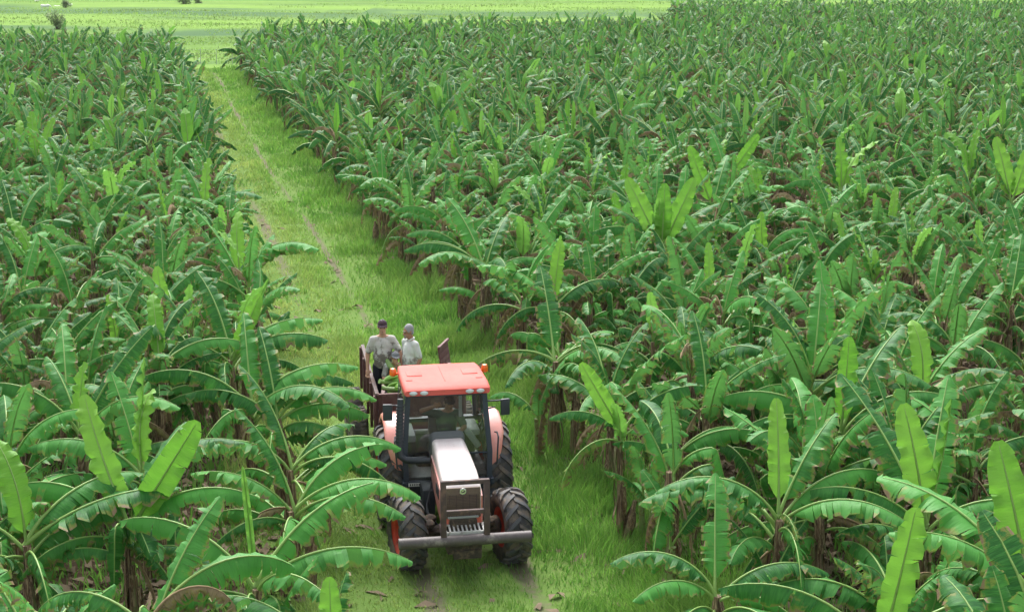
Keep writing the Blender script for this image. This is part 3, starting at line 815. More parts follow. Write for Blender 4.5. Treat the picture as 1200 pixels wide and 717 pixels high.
row_n = {}
ORD = ['first', 'second', 'third', 'fourth', 'fifth', 'sixth', 'seventh', 'eighth', 'ninth', 'tenth', 'eleventh', 'twelfth', 'thirteenth', 'fourteenth', 'fifteenth', 'sixteenth', 'seventeenth', 'eighteenth', 'nineteenth',
       'twentieth'] + ['twenty-' + w for w in ('first', 'second', 'third', 'fourth', 'fifth', 'sixth', 'seventh', 'eighth', 'ninth')] + ['thirtieth'] + ['thirty-' + w for w in ('first', 'second', 'third', 'fourth', 'fifth', 'sixth', 'seventh', 'eighth', 'ninth')]
for (y, s, q, j, p) in near:
    side = 1 if q > 0 else -1
    h = rf.uniform(1.15, 1.95)
    size = rf.uniform(0.78, 1.0) * (1.06 if y < 27 else 1.0)
    if side < 0 and j == 0: size *= 0.95
    plan = leaf_plan(rf, size, 0.1 if y < 28 else 0.33, more=(4 if y < 27 else 2 if y < 36 else 0))
    if j == 0 and side > 0:       # open side rows: bare brown stems below, old leaves hanging
        h = rf.uniform(1.5, 2.0)
        plan = [(k, max(dz, -.3), az, tl + .08, sc) for (k, dz, az, tl, sc) in plan[:8]] + [('dead', -rf.uniform(.1, .7), rf.uniform(2.2, 5.4), R(rf.uniform(-8, 25)), rf.uniform(.55, .95)) for _ in range(rf.choice((3, 4, 5)))]
    if j == 0 and side < 0:          # the left edge leans its leaves over the verge, but stays clear of the machine
        plan = [(k, dz, az, tl, sc * (0.9 if math.cos(az) > 0.3 else 1)) for (k, dz, az, tl, sc) in plan]
    edge = j == 0
    r = make_plant(p, h, plan, rf, extra_stems=(rf.choice((0, 1, 2, 3)) if edge else rf.choice((0, 0, 1))), sucker=rf.random() < (0.75 if y < 27 else 0.45 if edge else 0.2))
    nl = sum(1 for x in plan if x[0] in ('lime', 'limeflop')); nsp = sum(1 for x in plan if x[0] == 'spear')
    nd = sum(1 for x in plan if x[0] == 'dead')
    sd_ = 'right' if side > 0 else 'left'
    row_n[(side, j)] = row_n.get((side, j), 0) + 1
    o_ = ORD[row_n[(side, j)] - 1]
    look = 'with two lime leaves' if nl > 1 else 'with a lime leaf' if nl else 'with a rolled shoot' if nsp else 'with brown hanging leaves' if nd else 'all dark green'
    if edge:
        tag(r, '%s banana plant of the row edging the track on its %s, %s' % (o_, sd_, look), 'banana plant', 'banana plants edging the track')
    else:
        tag(r, '%s banana plant of the %s row %s of the track, %s' % (o_, ORD[j], sd_, look), 'banana plant', 'banana plants in rows %s of the track' % sd_)

# everything farther: one mass of real plants, joined
Vs, Fq, Us, To, Dr, Mi = [], [], [], [], [], []
base = 0
MATS = [M['leaf'], M['rib'], M['lime'], M['dead'], M['ribdead'], M['stem']]
def mat_off(kd, mi):
    if kd in ('lime', 'limeflop', 'spear'): return np.where(mi == 0, 2, 1)
    if kd in ('dead', 'deadup'): return np.where(mi == 0, 3, 4)
    return mi
lowstem = stem_mesh(3, low=True)
lsV = np.array([v.co[:] for v in lowstem.vertices]); lsF = np.array([p.vertices[:] for p in lowstem.polygons if len(p.vertices) == 4])
for (y, s, q, j, p) in far:
    h = rf.uniform(1.25, 2.05); size = rf.uniform(0.78, 1.04)
    plan = [(rf.choice(('semi', 'torn', 'broken')) if k_ == 'mature' and rf.random() < .5 else k_, a_, b_, c_, d_) for (k_, a_, b_, c_, d_) in leaf_plan(rf, size, 0.42)]
    for (kd, dz, az, tl, sc) in plan:
        a = LOW[kd][rf.randrange(len(LOW[kd]))]
        V = a['V'] * sc
        ct, stt = math.cos(tl), math.sin(tl)
        V = np.stack([V[:, 0] * ct - V[:, 2] * stt, V[:, 1], V[:, 0] * stt + V[:, 2] * ct], -1)
        ca, sa = math.cos(az), math.sin(az)
        V = np.stack([V[:, 0] * ca - V[:, 1] * sa + p.x, V[:, 0] * sa + V[:, 1] * ca + p.y, V[:, 2] + h + dz], -1)
        Vs.append(V); Fq.append(a['F'] + base); Us.append(a['U']); To.append(a['tone'] + rf.uniform(-.42, .42)); Dr.append(a['dry']); Mi.append(mat_off(kd, a['mi']))
        base += len(V)
    Vs.append(lsV * (1, 1, h) + (p.x, p.y, 0)); Fq.append(lsF + base); Us.append(np.zeros((len(lsV), 2))); To.append(np.full(len(lsV), .5)); Dr.append(np.zeros(len(lsV))); Mi.append(np.full(len(lsF), 5)); base += len(lsV)
gv = link('banana_grove', np_mesh('banana_grove', np.concatenate(Vs), [np.concatenate(Fq)], MATS, np.concatenate(Mi), {'tone': np.concatenate(To), 'dry': np.concatenate(Dr)}, True, np.concatenate(Us)))
tag(gv, 'mass of distant banana plants filling the back of both blocks up to the meadow', 'banana plants', None, 'stuff')
print('plants', len(near), 'far', len(far), 'tris far', sum(len(f) for f in Fq) * 2)

# ------------------------------------------------------------------ grass, weeds and litter (nobody could count them)
def vnoise(x, y, sc, seed):
    """smooth value noise 0..1"""
    g_ = np.random.default_rng(seed).random((64, 64))
    X, Y = x / sc, y / sc
    xi, yi = np.floor(X).astype(int), np.floor(Y).astype(int); fx, fy = X - xi, Y - yi
    fx = fx * fx * (3 - 2 * fx); fy = fy * fy * (3 - 2 * fy)
    f = lambda a, b: g_[a % 64, b % 64]
    return (f(xi, yi) * (1 - fx) + f(xi + 1, yi) * fx) * (1 - fy) + (f(xi, yi + 1) * (1 - fx) + f(xi + 1, yi + 1) * fx) * fy

def blades(name, P, hgt, wid, tone, yellow, mat, label, cat='grass', bend=0.7, z0=None):
    n = len(P)
    a = rng.uniform(0, 2 * PI, n); la = vnoise(P[:, 0] + 500, P[:, 1], 0.8, 21) * 9 + vnoise(P[:, 0] + 500, P[:, 1], 0.25, 22) * 4 + rng.normal(0, .9, n)
    sx, sy = np.cos(a) * wid / 2, np.sin(a) * wid / 2
    bx, by = np.cos(la) * hgt * bend * rng.uniform(0.2, 1.2, n), np.sin(la) * hgt * bend * rng.uniform(0.2, 1.2, n)
    z = P[:, 2]
    v0 = np.stack([P[:, 0] - sx, P[:, 1] - sy, z], -1); v1 = np.stack([P[:, 0] + sx, P[:, 1] + sy, z], -1)
    v2 = np.stack([P[:, 0] + bx * .35 - sx * .8, P[:, 1] + by * .35 - sy * .8, z + hgt * .6], -1)
    v3 = np.stack([P[:, 0] + bx * .35 + sx * .8, P[:, 1] + by * .35 + sy * .8, z + hgt * .6], -1)
    v4 = np.stack([P[:, 0] + bx, P[:, 1] + by, z + hgt], -1)
    V = np.stack([v0, v1, v2, v3, v4], 1).reshape(-1, 3)
    b = np.arange(n)[:, None] * 5
    Q = b + np.array([[0, 1, 3, 2]]); Tt = b + np.array([[2, 3, 4]])
    o = link(name, np_mesh(name, V, [Q, Tt], [mat], None, {'tone': np.repeat(tone, 5), 'yellow': np.repeat(yellow, 5)}, True))
    tag(o, label, cat, None, 'stuff')
    return o

GP = []
for (s0, s1, dens, w, hh) in ((-9, 3, 850, .016, .18), (3, 14, 650, .018, .18), (14, 32, 330, .022, .18), (32, 60, 150, .034, .2), (60, S_END, 80, .05, .22)):
    n = int((s1 - s0) * (TW + 2.6) * dens)
    s = rng.uniform(s0, s1, n); q = rng.uniform(-TW - .9, 1.7, n)
    GP.append(np.stack([s, q, np.full(n, w), np.full(n, hh)], -1))
GP = np.concatenate(GP)
s, q, w, hh = GP.T
wig = 0.6 * (0.18 * np.sin(s * 0.09) + 0.1 * np.sin(s * 0.23 + 1))
d1 = np.abs(q - (-2.02 + wig)); d2 = np.abs(q - (-3.5 + wig))
keep = np.ones(len(s))
b1 = 1.15 * np.exp(-(d1 / np.where(s < 0, .27, .23)) ** 2) * np.where(s < 0, .8 + .15 * np.sin(s * 2.1), (0.62 + 0.12 * np.sin(s * .31) + .12 * np.sin(s * 1.3)))
b2 = np.exp(-(d2 / .36) ** 2) * (0.66 + .15 * np.sin(s * .21 + 2))
keep -= np.clip(np.maximum(b1, b2), 0, 1)
keep *= np.where(q > 0.4, np.clip(1 - (q - .4) / 1.3, 0, 1) * .8, 1) * np.where(q < -TW + .3, 0.6, 1)
x = P0.x + tdir.x * s + tnrm.x * q; y = P0.y + tdir.y * s + tnrm.y * q
n1 = vnoise(x + 300, y, 0.9, 1); n2 = vnoise(x + 300, y, 3.1, 2); n3 = vnoise(x + 300, y, 0.35, 3)
keep *= 0.3 + 0.75 * n1
k = rng.random(len(s)) < keep
s, q, w, hh, x, y, n1, n2, n3 = [a[k] for a in (s, q, w, hh, x, y, n1, n2, n3)]
leftness = np.clip((-q - 1.9) / 1.6, 0, 1)           # the left half of the track is drier and shorter
hgt = 1.2 * hh * (0.22 + 1.0 * n1 * rng.uniform(.5, 1.3, len(s)) + 0.5 * n2) * (1 - 0.45 * leftness) * np.where(np.minimum(np.abs(q + 2.02), np.abs(q + 3.5)) < .3, .6, 1)
hgt *= np.where(q > -0.9, 1.35 + .5 * n2, 1.0) * np.where(q < -TW + .6, 1.4, 1.0)
tone = np.clip(-0.12 + 0.4 * n2 + 0.45 * n3 + 0.3 * n1 + rng.normal(0, .28, len(s)), 0, 1)
yel = np.clip(leftness * 0.48 + rng.normal(0, .14, len(s)) + 0.35 * (n2 - .55) + 0.12, 0, 1)
yel = np.where(s < 2, np.clip(yel * .75, 0, 1), yel)
P = np.stack([x, y, np.full(len(x), 0.03)], -1)
blades('track_grass', P, hgt, w, tone, yel, M['grass'], 'rough green grass covering the farm track, paler and drier on its left half')
print('blades', len(P))
# weeds among the stems
n = 45000
yv = rng.uniform(14, 62, n) ** 1.0; xv = rng.uniform(-0.36, 0.36, n) * yv
sq_s = (xv - P0.x) * tdir.x + (yv - P0.y) * tdir.y; sq_q = (xv - P0.x) * tnrm.x + (yv - P0.y) * tnrm.y
m_ = ((sq_q > 1.2) | (sq_q < -TW - .7)) & (vnoise(xv + 300, yv, 2.2, 5) + 0.35 * np.exp(-np.clip(sq_q, 0, 50) / 2.5) > 0.52)
xv, yv = xv[m_], yv[m_]
blades('weeds', np.stack([xv, yv, np.zeros(len(xv))], -1), rng.uniform(.12, .4, len(xv)), np.full(len(xv), .035), np.clip(rng.normal(.25, .2, len(xv)), 0, 1), np.clip(rng.normal(.05, .08, len(xv)), 0, 1), M['grass'],
       'dark green weeds growing on the soil between the banana stems', 'weeds')
# broad-leaved weeds in loose patches on the lane
n = 9000
s_ = rng.uniform(-9, 40, n); q_ = rng.uniform(-TW - .4, .9, n)
xv = P0.x + tdir.x * s_ + tnrm.x * q_; yv = P0.y + tdir.y * s_ + tnrm.y * q_
m_ = (vnoise(xv + 700, yv, 1.1, 31) > .62) & (np.abs(q_ + 2.02) > .3)
xv, yv = xv[m_], yv[m_]
blades('weeds', np.stack([xv, yv, np.full(len(xv), .03)], -1), rng.uniform(.10, .24, len(xv)), rng.uniform(.03, .06, len(xv)), np.clip(rng.normal(.3, .25, len(xv)), 0, 1), np.clip(rng.normal(.08, .1, len(xv)), 0, 1), M['grass'],
       'patches of broad leaved weeds among the grass of the track', 'weeds', bend=1.2)
# meadow tussocks
n = 60000
yv = 122 + 150 * rng.random(n) ** 1.5; xv = rng.uniform(-0.37, 0.37, n) * yv
lim = np.interp(xv, [a[0] for a in far_edge], [a[1] for a in far_edge])
m_ = (yv > lim + 1) & (vnoise(xv + 900, yv * 2.0, 9.0, 8) + rng.normal(0, .1, n) > 0.42)
xv, yv = xv[m_], yv[m_]
zz = np.array([meadow_z(a, b) for a, b in zip(xv, yv)]) - .02
tv = vnoise(xv + 900, yv * 3.5, 14.0, 9)
blades('meadow_grass', np.stack([xv, yv, zz], -1), rng.uniform(.08, .30, len(xv)), rng.uniform(.08, .22, len(xv)), np.clip(1.25 * tv + rng.normal(0, .1, len(xv)), 0, 1), np.clip(rng.normal(.2, .12, len(xv)) + .4 * (1 - tv) - .2, 0, 1), M['mgrass'],
       'bright yellow green meadow grass beyond the plantation')
# litter: dry curled leaf pieces
n = 16000
yv = rng.uniform(14, 60, n); xv = rng.uniform(-0.36, 0.36, n) * yv
sq_q = (xv - P0.x) * tnrm.x + (yv - P0.y) * tnrm.y
m_ = ((sq_q > 0.25) | (sq_q < -TW - .2) | (rng.random(n) < .10)) & (rng.random(n) < np.where(np.abs(sq_q - 1.5) < 2.2, 1, .5))
xv, yv = xv[m_], yv[m_]; n = len(xv)
ln = rng.uniform(.1, .5, n); wd = rng.uniform(.03, .11, n); a = rng.uniform(0, 2 * PI, n)
cx, sx = np.cos(a), np.sin(a)
rows = []
for (u, vv, zc) in ((-.5, -.5, .0), (-.5, .5, .03), (0, -.5, .06), (0, .5, .035), (.5, -.4, .01), (.5, .4, .05)):
    zz = zc * rng.uniform(.4, 1.9, n) + rng.uniform(0.006, .05, n)
    rows.append(np.stack([xv + cx * u * ln - sx * vv * wd, yv + sx * u * ln + cx * vv * wd, zz], -1))
V = np.stack(rows, 1).reshape(-1, 3); b = np.arange(n)[:, None] * 6
o = link('leaf_litter', np_mesh('leaf_litter', V, [b + np.array([[0, 1, 3, 2]]), b + np.array([[2, 3, 5, 4]])], [M['litter']], None,
     {'tone': np.repeat(rng.uniform(0, 1, n), 6), 'dry': np.repeat(rng.uniform(-.3, .3, n), 6)}, True, np.tile(np.array([[.2, .1], [.4, .1], [.2, .5], [.4, .5], [.2, .9], [.4, .9]]), (n, 1))))
tag(o, 'dry brown leaf litter lying on the soil beneath the banana plants', 'leaf litter', None, 'stuff')
#@@MACHINES
# ------------------------------------------------------------------ machines: materials
def m_paint(name, c, fade, coat=0.9):
    t = NT(name)
    co = t.coord('Object')
    a = t.noise(1.6, 5, 0.6, co); b = t.noise(14.0, 6, 0.7, co)
    cc = t.mix(t.ramp(a, 0.3, 0.7, 0.0, 0.55), c, fade)
    cc = t.mix(t.ramp(b, 0.58, 0.74, 0, 0.45), cc, (0.20, 0.12, 0.08))
    sz = t.n('ShaderNodeSeparateXYZ'); t.l(co, sz.inputs[0])
    dm = t.math('ADD', t.noise(5.0, 6, 0.7, co), t.ramp(sz.outputs[2], 1.35, .75, 0, .16))
    cc = t.mix(t.ramp(dm, 0.60, 0.74, 0, 0.75), cc, (0.17, 0.125, 0.085))
    t.color(cc); t.set(Roughness=0.42); t.p.inputs['Coat Weight'].default_value = coat; t.p.inputs['Coat Roughness'].default_value = 0.25
    t.l(t.ramp(b, 0.5, 0.75, 0.36 if coat > .2 else .6, 0.7), t.p.inputs['Roughness'])
    t.p.inputs['Specular IOR Level'].default_value = 0.5 if coat > .2 else 0.2
    return t.mat
M['red'] = m_paint('orange_red_paint', (0.70, 0.125, 0.075), (0.76, 0.24, 0.18))
M['bonnet'] = m_paint('faded_highlight_paint', (0.92, 0.78, 0.76), (0.93, 0.86, 0.85))  # faded paint, whitened further: the sky highlight is put into the base colour
M['fender'] = m_paint('faded_fender_paint', (0.77, 0.27, 0.22), (0.82, 0.44, 0.39))
M['roof'] = m_paint('faded_roof_paint', (0.62, 0.105, 0.082), (0.68, 0.165, 0.135), .04)
M['rimred'] = m_simple('rim_red', (0.60, 0.06, 0.03), 0.5, dirt=(0.09, 0.06, 0.04), dirt_lo=.52, dirt_hi=.7)
M['black'] = m_simple('black_plastic', (0.030, 0.036, 0.045), 0.5, dirt=(0.10, 0.085, 0.07), dirt_lo=.58, dirt_hi=.8)
M['cabframe'] = m_simple('cab_frame', (0.030, 0.042, 0.062), 0.38, dirt=(0.09, 0.085, 0.08), dirt_lo=.6, dirt_hi=.85)
M['grey'] = m_simple('grey_plastic', (0.11, 0.125, 0.125), 0.5, dirt=(0.16, 0.13, 0.10), dirt_lo=.55, dirt_hi=.8)
M['lgrey'] = m_simple('pale_grey', (0.33, 0.36, 0.35), 0.55)
M['zinc'] = m_simple('galvanised_step', (0.46, 0.47, 0.45), 0.5, metal=0.3, dirt=(0.12, 0.09, 0.06), dirt_lo=.5, dirt_hi=.7, dirt_scale=9)
M['rust'] = m_simple('rusty_steel', (0.085, 0.055, 0.052), 0.7, var=.4, dirt=(0.20, 0.12, 0.09), dirt_lo=.48, dirt_hi=.75, dirt_scale=7)
M['bar'] = m_simple('worn_pipe', (0.10, 0.082, 0.080), 0.5, var=.4, dirt=(0.27, 0.24, 0.22), dirt_lo=.5, dirt_hi=.72, dirt_scale=6)
M['mud'] = m_simple('muddy_cast_iron', (0.055, 0.042, 0.033), 0.85, var=.5, dirt=(0.16, 0.115, 0.075), dirt_lo=.45, dirt_hi=.65, dirt_scale=9, bump=.5)
M['rubber'] = m_simple('muddy_rubber', (0.030, 0.030, 0.031), 0.65, var=.3, dirt=(0.145, 0.115, 0.085), dirt_lo=.42, dirt_hi=.62, dirt_scale=5, bump=.4)
M['lug'] = m_simple('worn_lug_rubber', (0.055, 0.058, 0.063), 0.55, var=.3, dirt=(0.16, 0.13, 0.10), dirt_lo=.46, dirt_hi=.66, dirt_scale=6, bump=.3)
M['mudtyre'] = m_simple('mud_caked_tyre', (0.075, 0.068, 0.062), 0.85, var=.4, dirt=(0.19, 0.155, 0.12), dirt_lo=.42, dirt_hi=.62, dirt_scale=5, bump=.4)
M['trailer'] = m_simple('trailer_oxide_red', (0.125, 0.050, 0.048), 0.65, var=.3, dirt=(0.21, 0.13, 0.11), dirt_lo=.5, dirt_hi=.75, dirt_scale=4)
M['lampwhite'] = m_simple('lamp_lens', (0.55, 0.60, 0.60), 0.2, var=.03)
M['amber'] = m_simple('amber_lens', (0.85, 0.17, 0.02), 0.2, var=.05)
M['chrome'] = m_simple('badge_metal', (0.75, 0.75, 0.74), 0.25, metal=0.8)
M['plate'] = m_simple('plate_white', (0.72, 0.72, 0.70), 0.5)
M['yellow'] = m_simple('sticker_yellow', (0.75, 0.55, 0.04), 0.5)
M['seat'] = m_simple('seat_vinyl', (0.05, 0.05, 0.055), 0.5)
M['grille'] = m_simple('grille_mesh', (0.16, 0.115, 0.085), 0.7, var=.3, scale=30)
def m_glass():
    t = NT('cab_glass')
    t.color((0.85, 0.93, 0.92)); t.set(Roughness=0.02)
    gl = t.n('ShaderNodeBsdfGlossy'); gl.inputs['Roughness'].default_value = 0.03
    tp = t.n('ShaderNodeBsdfTransparent'); tp.inputs['Color'].default_value = (0.93, 0.965, 0.955, 1)
    fr = t.n('ShaderNodeFresnel'); fr.inputs['IOR'].default_value = 1.5
    df = t.n('ShaderNodeBsdfDiffuse'); df.inputs['Color'].default_value = (0.45, 0.42, 0.36, 1)
    nz = t.noise(2.5, 6, 0.7, t.coord('Object'))
    m1 = t.n('ShaderNodeMixShader'); t.l(fr.outputs[0], m1.inputs[0]); t.l(tp.outputs[0], m1.inputs[1]); t.l(gl.outputs[0], m1.inputs[2])
    m2 = t.n('ShaderNodeMixShader'); t.l(t.ramp(nz, .45, .8, .02, .10), m2.inputs[0]); t.l(m1.outputs[0], m2.inputs[1]); t.l(df.outputs[0], m2.inputs[2])
    t.l(m2.outputs[0], t.out.inputs['Surface'])
    return t.mat
M['glass'] = m_glass()

# ------------------------------------------------------------------ tractor
O = unproj(538, 660, 0.0)
RZ = math.atan2(-1.0, 0.17)
trac = empty('tractor', O, RZ)
tag(trac, 'faded orange red farm tractor with cab, bull bar and muddy tyres on the grass track', 'tractor')

def rounded(w, z0, z1, r, x, n=4, cy=0.0, rb=0.02):
    """cross-section in the y-z plane with rounded top corners"""
    pts = [(-w + rb, z0), (w - rb, z0), (w, z0 + rb)]
    for k in range(n + 1):
        a = PI / 2 * k / n
        pts.append((w - r + r * math.cos(a), z1 - r + r * math.sin(a)))
    for k in range(n + 1):
        a = PI / 2 + PI / 2 * k / n
        pts.append((-w + r + r * math.cos(a), z1 - r + r * math.sin(a)))
    pts.append((-w, z0 + rb))
    return [Vector((x, cy + p[0], p[1])) for p in pts]

def make_wheel(x, y, Rr, wd, rim_r, nl, steer=0.0, side=1):
    wroot_m = MB()
    # rim: dish with rolled edge
    out = side
    prof = [(rim_r, -wd * .42), (rim_r + .015, -wd * .40), (rim_r - .03, -wd * .3), (rim_r - .05, 0), (rim_r - .03, wd * .3), (rim_r + .015, wd * .40), (rim_r, wd * .42)]
    wroot_m.lathe(prof, 28, 'y')
    dz = out * wd * .12
    wroot_m.lathe([(rim_r - .03, dz), (rim_r * .62, dz + out * .03), (rim_r * .35, dz - out * .02), (0.001, dz - out * .02)], 28, 'y')
    w = wroot_m.build('wheel', M['rimred'], trac)
    w.location = (x, y, Rr - 0.015); w.rotation_euler = (0, random.uniform(0, 3), steer)
    t = MB()
    rr = Rr - 0.035
    t.lathe([(rim_r, -wd * .42), (rim_r + .05, -wd * .49), ((rim_r + rr) / 2, -wd * .52), (rr - .05, -wd * .49), (rr - .012, -wd * .40), (rr, -wd * .2), (rr + .006, 0), (rr, wd * .2),
             (rr - .012, wd * .40), (rr - .05, wd * .49), ((rim_r + rr) / 2, wd * .52), (rim_r + .05, wd * .49), (rim_r, wd * .42)], 40, 'y')
    tb = t.build('tyre', M['rubber'], w)
    # chevron lugs: each a curved bar from the shoulder to past the centre line
    l = MB()
    for sgn in (-1, 1):
        for k in range(nl):
            a0 = 2 * PI * (k + (0.5 if sgn > 0 else 0)) / nl
            secs = []
            for q in range(6):
                u = q / 5
                yy = sgn * (wd * .515 - u * wd * .56)
                aa = a0 + u ** 0.8 * 0.95 * (2 * PI / nl) * 1.05
                base = (rr - .05) if q == 0 else (rr - .012 if q == 1 else rr - .004)
                top = (Rr - .055) if q == 0 else Rr - (.012 if q == 1 else 0)
                hw = (0.030 + 0.008 * (1 - u)) * (Rr / .6) ** .5
                da = hw / Rr
                secs.append([Vector((r_ * math.cos(ang), yy, r_ * math.sin(ang))) for (r_, ang) in ((base, aa - da * 1.25), (top, aa - da), (top, aa + da), (base, aa + da * 1.25))])
            l.loft(secs)
    lg = l.build('tread', M['lug'], w, angle=30)
    h = MB(); h.lathe([(.001, out * (wd * .3)), (.075, out * wd * .3), (.10, out * wd * .22), (.11, out * wd * .06)], 16, 'y')
    for k in range(6):
        a = 2 * PI * k / 6
        h.lathe([(.001, out * wd * .20), (.016, out * wd * .20), (.016, out * wd * .08)], 6, 'y', c=(rim_r * .5 * math.cos(a), 0, rim_r * .5 * math.sin(a)))
    h.build('hub', M['mud'], w)
    return w
make_wheel(0, -.79, .58, .40, .31, 17, 0.14, -1)
make_wheel(0, .79, .58, .40, .31, 17, 0.14, 1)
make_wheel(-2.1, -.86, .79, .43, .44, 21, 0, -1)
make_wheel(-2.1, .86, .79, .43, .44, 21, 0, 1)

# chassis, engine block, axles
m = MB()
m.box((-.75, 0, .72), (2.6, .42, .42), ch=.04).box((-.2, 0, .62), (.7, .34, .3), ch=.03)
m.box((-2.1, 0, .79), (.6, .9, .46), ch=.08)
m.tube([(-2.1, -.7, .79), (-2.1, .7, .79)], .13, 10)
m.box((-1.25, -.33, .72), (.5, .2, .34), ch=.03).box((-1.25, .33, .72), (.5, .2, .34), ch=.03)
m.build('chassis', M['mud'], trac)
m = MB(); m.tube([(0, -.62, .55), (0, -.3, .56), (0, .3, .56), (0, .62, .55)], [.12, .085, .085, .12], 10)
for sy in (-1, 1):
    m.ball((0, sy * .56, .58), (.15, .1, .17)); m.tube([(.14, sy * .1, .58), (.12, sy * .55, .58)], .025, 6); m.ball((.1, sy * .46, .70), (.1, .09, .08), 8, 5); m.ball((-.1, sy * .42, .72), (.09, .1, .07), 8, 5)
m.build('front_axle', M['mud'], trac)
m = MB(); m.box((.52, 0, .54), (.28, .52, .24), ch=.03); m.box((.62, .04, .42), (.14, .42, .14), ch=.02)
m.build('weight_bracket', M['mud'], trac)

# bonnet
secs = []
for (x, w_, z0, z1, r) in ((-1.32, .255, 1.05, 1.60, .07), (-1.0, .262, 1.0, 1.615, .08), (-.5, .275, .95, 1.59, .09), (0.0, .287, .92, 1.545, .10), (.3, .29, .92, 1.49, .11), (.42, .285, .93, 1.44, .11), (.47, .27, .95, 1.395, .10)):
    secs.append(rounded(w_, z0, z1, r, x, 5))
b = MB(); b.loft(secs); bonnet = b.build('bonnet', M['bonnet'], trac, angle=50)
# lower side panels in stronger colour, and the crease above them
for sy in (-1, 1):
    m = MB()
    sp = []
    for (x, y, z0, z1) in ((-1.25, .262, .98, 1.34), (-.6, .282, .88, 1.34), (0, .296, .82, 1.32), (.3, .300, .80, 1.28), (.455, .288, .80, 1.24)):
        y0 = y - .012; sp.append([Vector((x, sy * y0, z0)), Vector((x, sy * (y + .010), z0)), Vector((x, sy * (y + .010), z1)), Vector((x, sy * y0, z1 + .01))])
    m.loft(sp); m.build('side_panel', M['fender'], trac, angle=60)
    m = MB()
    for k in range(7): m.box((-.25 + k * .055, sy * .309, 1.16), (.028, .012, .16))
    m.build('side_vent', M['black'], trac)
# brand decal on the right flank
m = MB()
gx = -.95
for ch in 'KUBOTA': pass
m.box((-.75, -.287, 1.25), (.5, .006, .075)); m.build('side_decal', M['grille'], trac)
# grille, badge, headlamps and chin
m = MB(); m.box((.478, 0, 1.165), (.04, .525, .47), ch=.015)
gr = m.build('grille', M['grille'], trac)
m = MB()
for k in range(15): m.box((.499, 0, .945 + k * .024), (.012, .48, .008))
for k in range(5): m.box((.4975, -.2 + k * .1, 1.115), (.010, .010, .36))
m.build('grille_slats', M['rust'], gr)
m = MB(); m.lathe([(.001, .514), (.045, .514), (.052, .508), (.052, .495)], 20, 'x', c=(0, 0, 1.345)); bd = m.build('badge', M['chrome'], gr)
m = MB()
for sy in (-1, 1): m.tube([(.517, sy * .028, 1.36), (.517, sy * .008, 1.33), (.517, 0, 1.35)], .006, 5)
m.build('badge_mark', M['black'], bd)
m = MB(); m.loft([[Vector((x, y, z)) for (y, z) in ((-.27, z0), (.27, z0), (.27, z1), (-.27, z1))] for (x, z0, z1) in ((.2, .80, .93), (.47, .82, .93), (.50, .84, .92))]); m.build('chin_panel', M['red'], trac)
m = MB(); m.box((.50, -.0, .945), (.05, .46, .03), ch=.008); m.build('lamp_strip', M['lgrey'], trac)
for sy in (-1, 1):
    m = MB(); m.ball((.47, sy * .19, .965), (.03, .065, .035)); m.build('headlight', M['lampwhite'], trac)
# dark cowl between bonnet and windscreen
m = MB()
m.loft([rounded(.285, 1.15, 1.66, .09, -1.40, 4), rounded(.275, 1.15, 1.705, .09, -1.30, 4), rounded(.265, 1.15, 1.64, .08, -1.22, 4)])
m.build('cowl', M['grey'], trac)

# slotted step plate in front of the grille
m = MB()
x0, x1, ya, yb, zc = .50, .74, -.30, .30, .78
def P_(x, y): return (x, y, zc + .05 - (x - x0) * .18)
m.box((.52, 0, .835), (.035, .60, .02)); m.box((.735, 0, .80), (.045, .60, .02))
nS = 9
for k in range(nS + 1):
    y = -.28 + k * .56 / nS
    m.box((.63, y, .818), (.20, .026, .02), rot=Matrix.Rotation(R(9), 3, 'Y'))
m.box((.62, -.31, .80), (.25, .02, .10)).box((.62, .31, .80), (.25, .02, .10)).box((.76, 0, .77), (.015, .62, .06))
m.build('step_grating', M['zinc'], trac)

# bull bar: frame of square tube and the wide pipe below
m = MB()
for y in (-.33, .31): m.box((.80, y, 1.165), (.075, .085, .86), ch=.01)
m.box((.80, -.01, 1.60), (.070, .72, .065), ch=.01)
m.box((.80, -.01, 1.14), (.060, .56, .065), ch=.01)
for y in (-.33, .31): m.box((.56, y * .95, .74), (.5, .05, .10), ch=.008)
m.build('bull_bar', M['rust'], trac)
m = MB(); m.tube([(.80, -.99, .70), (.80, .97, .70)], .082, 18)
m.build('bumper_pipe', M['bar'], trac, angle=45)

# cab
CX0, CX1 = -1.32, -2.62      # front and rear
m = MB()
def post(a, b_, w_=.05, d_=.06): m.tube([a, b_], w_ * .62, 6)
fr = {}
for sy in (-1, 1):
    A = [(-1.22, sy * .665, .84), (-1.27, sy * .685, 1.35), (-1.37, sy * .61, 2.32)]
    m.loft([[Vector((x - dx, y + sy * dy, z)) for dx, dy in ((0, -.045), (0, .035), (.09, .035), (.09, -.045))] for (x, y, z) in A])
    B = [(-2.0, sy * .70, 1.0), (-2.0, sy * .69, 1.5), (-2.0, sy * .63, 2.32)]
    m.loft([[Vector((x - dx, y + sy * dy, z)) for dx, dy in ((0, -.02), (0, .02), (.055, .02), (.055, -.02))] for (x, y, z) in B])
    Cc = [(-2.62, sy * .64, 1.45), (-2.58, sy * .60, 2.32)]
    m.loft([[Vector((x - dx, y + sy * dy, z)) for dx, dy in ((0, -.03), (0, .03), (.07, .03), (.07, -.03))] for (x, y, z) in Cc])
    m.box((-1.6, sy * .70, .87), (.85, .06, .10), ch=.01)
    m.box((-1.98, sy * .62, 2.29), (1.25, .05, .06))
m.box((-1.36, 0, 2.30), (.06, 1.2, .06)); m.box((-2.58, 0, 2.30), (.06, 1.2, .06)); m.box((-2.62, 0, 1.5), (.06, 1.26, .06))
m.box((-1.245, -.49, .875), (.07, .42, .09), ch=.01).box((-1.245, .49, .875), (.07, .42, .09), ch=.01)
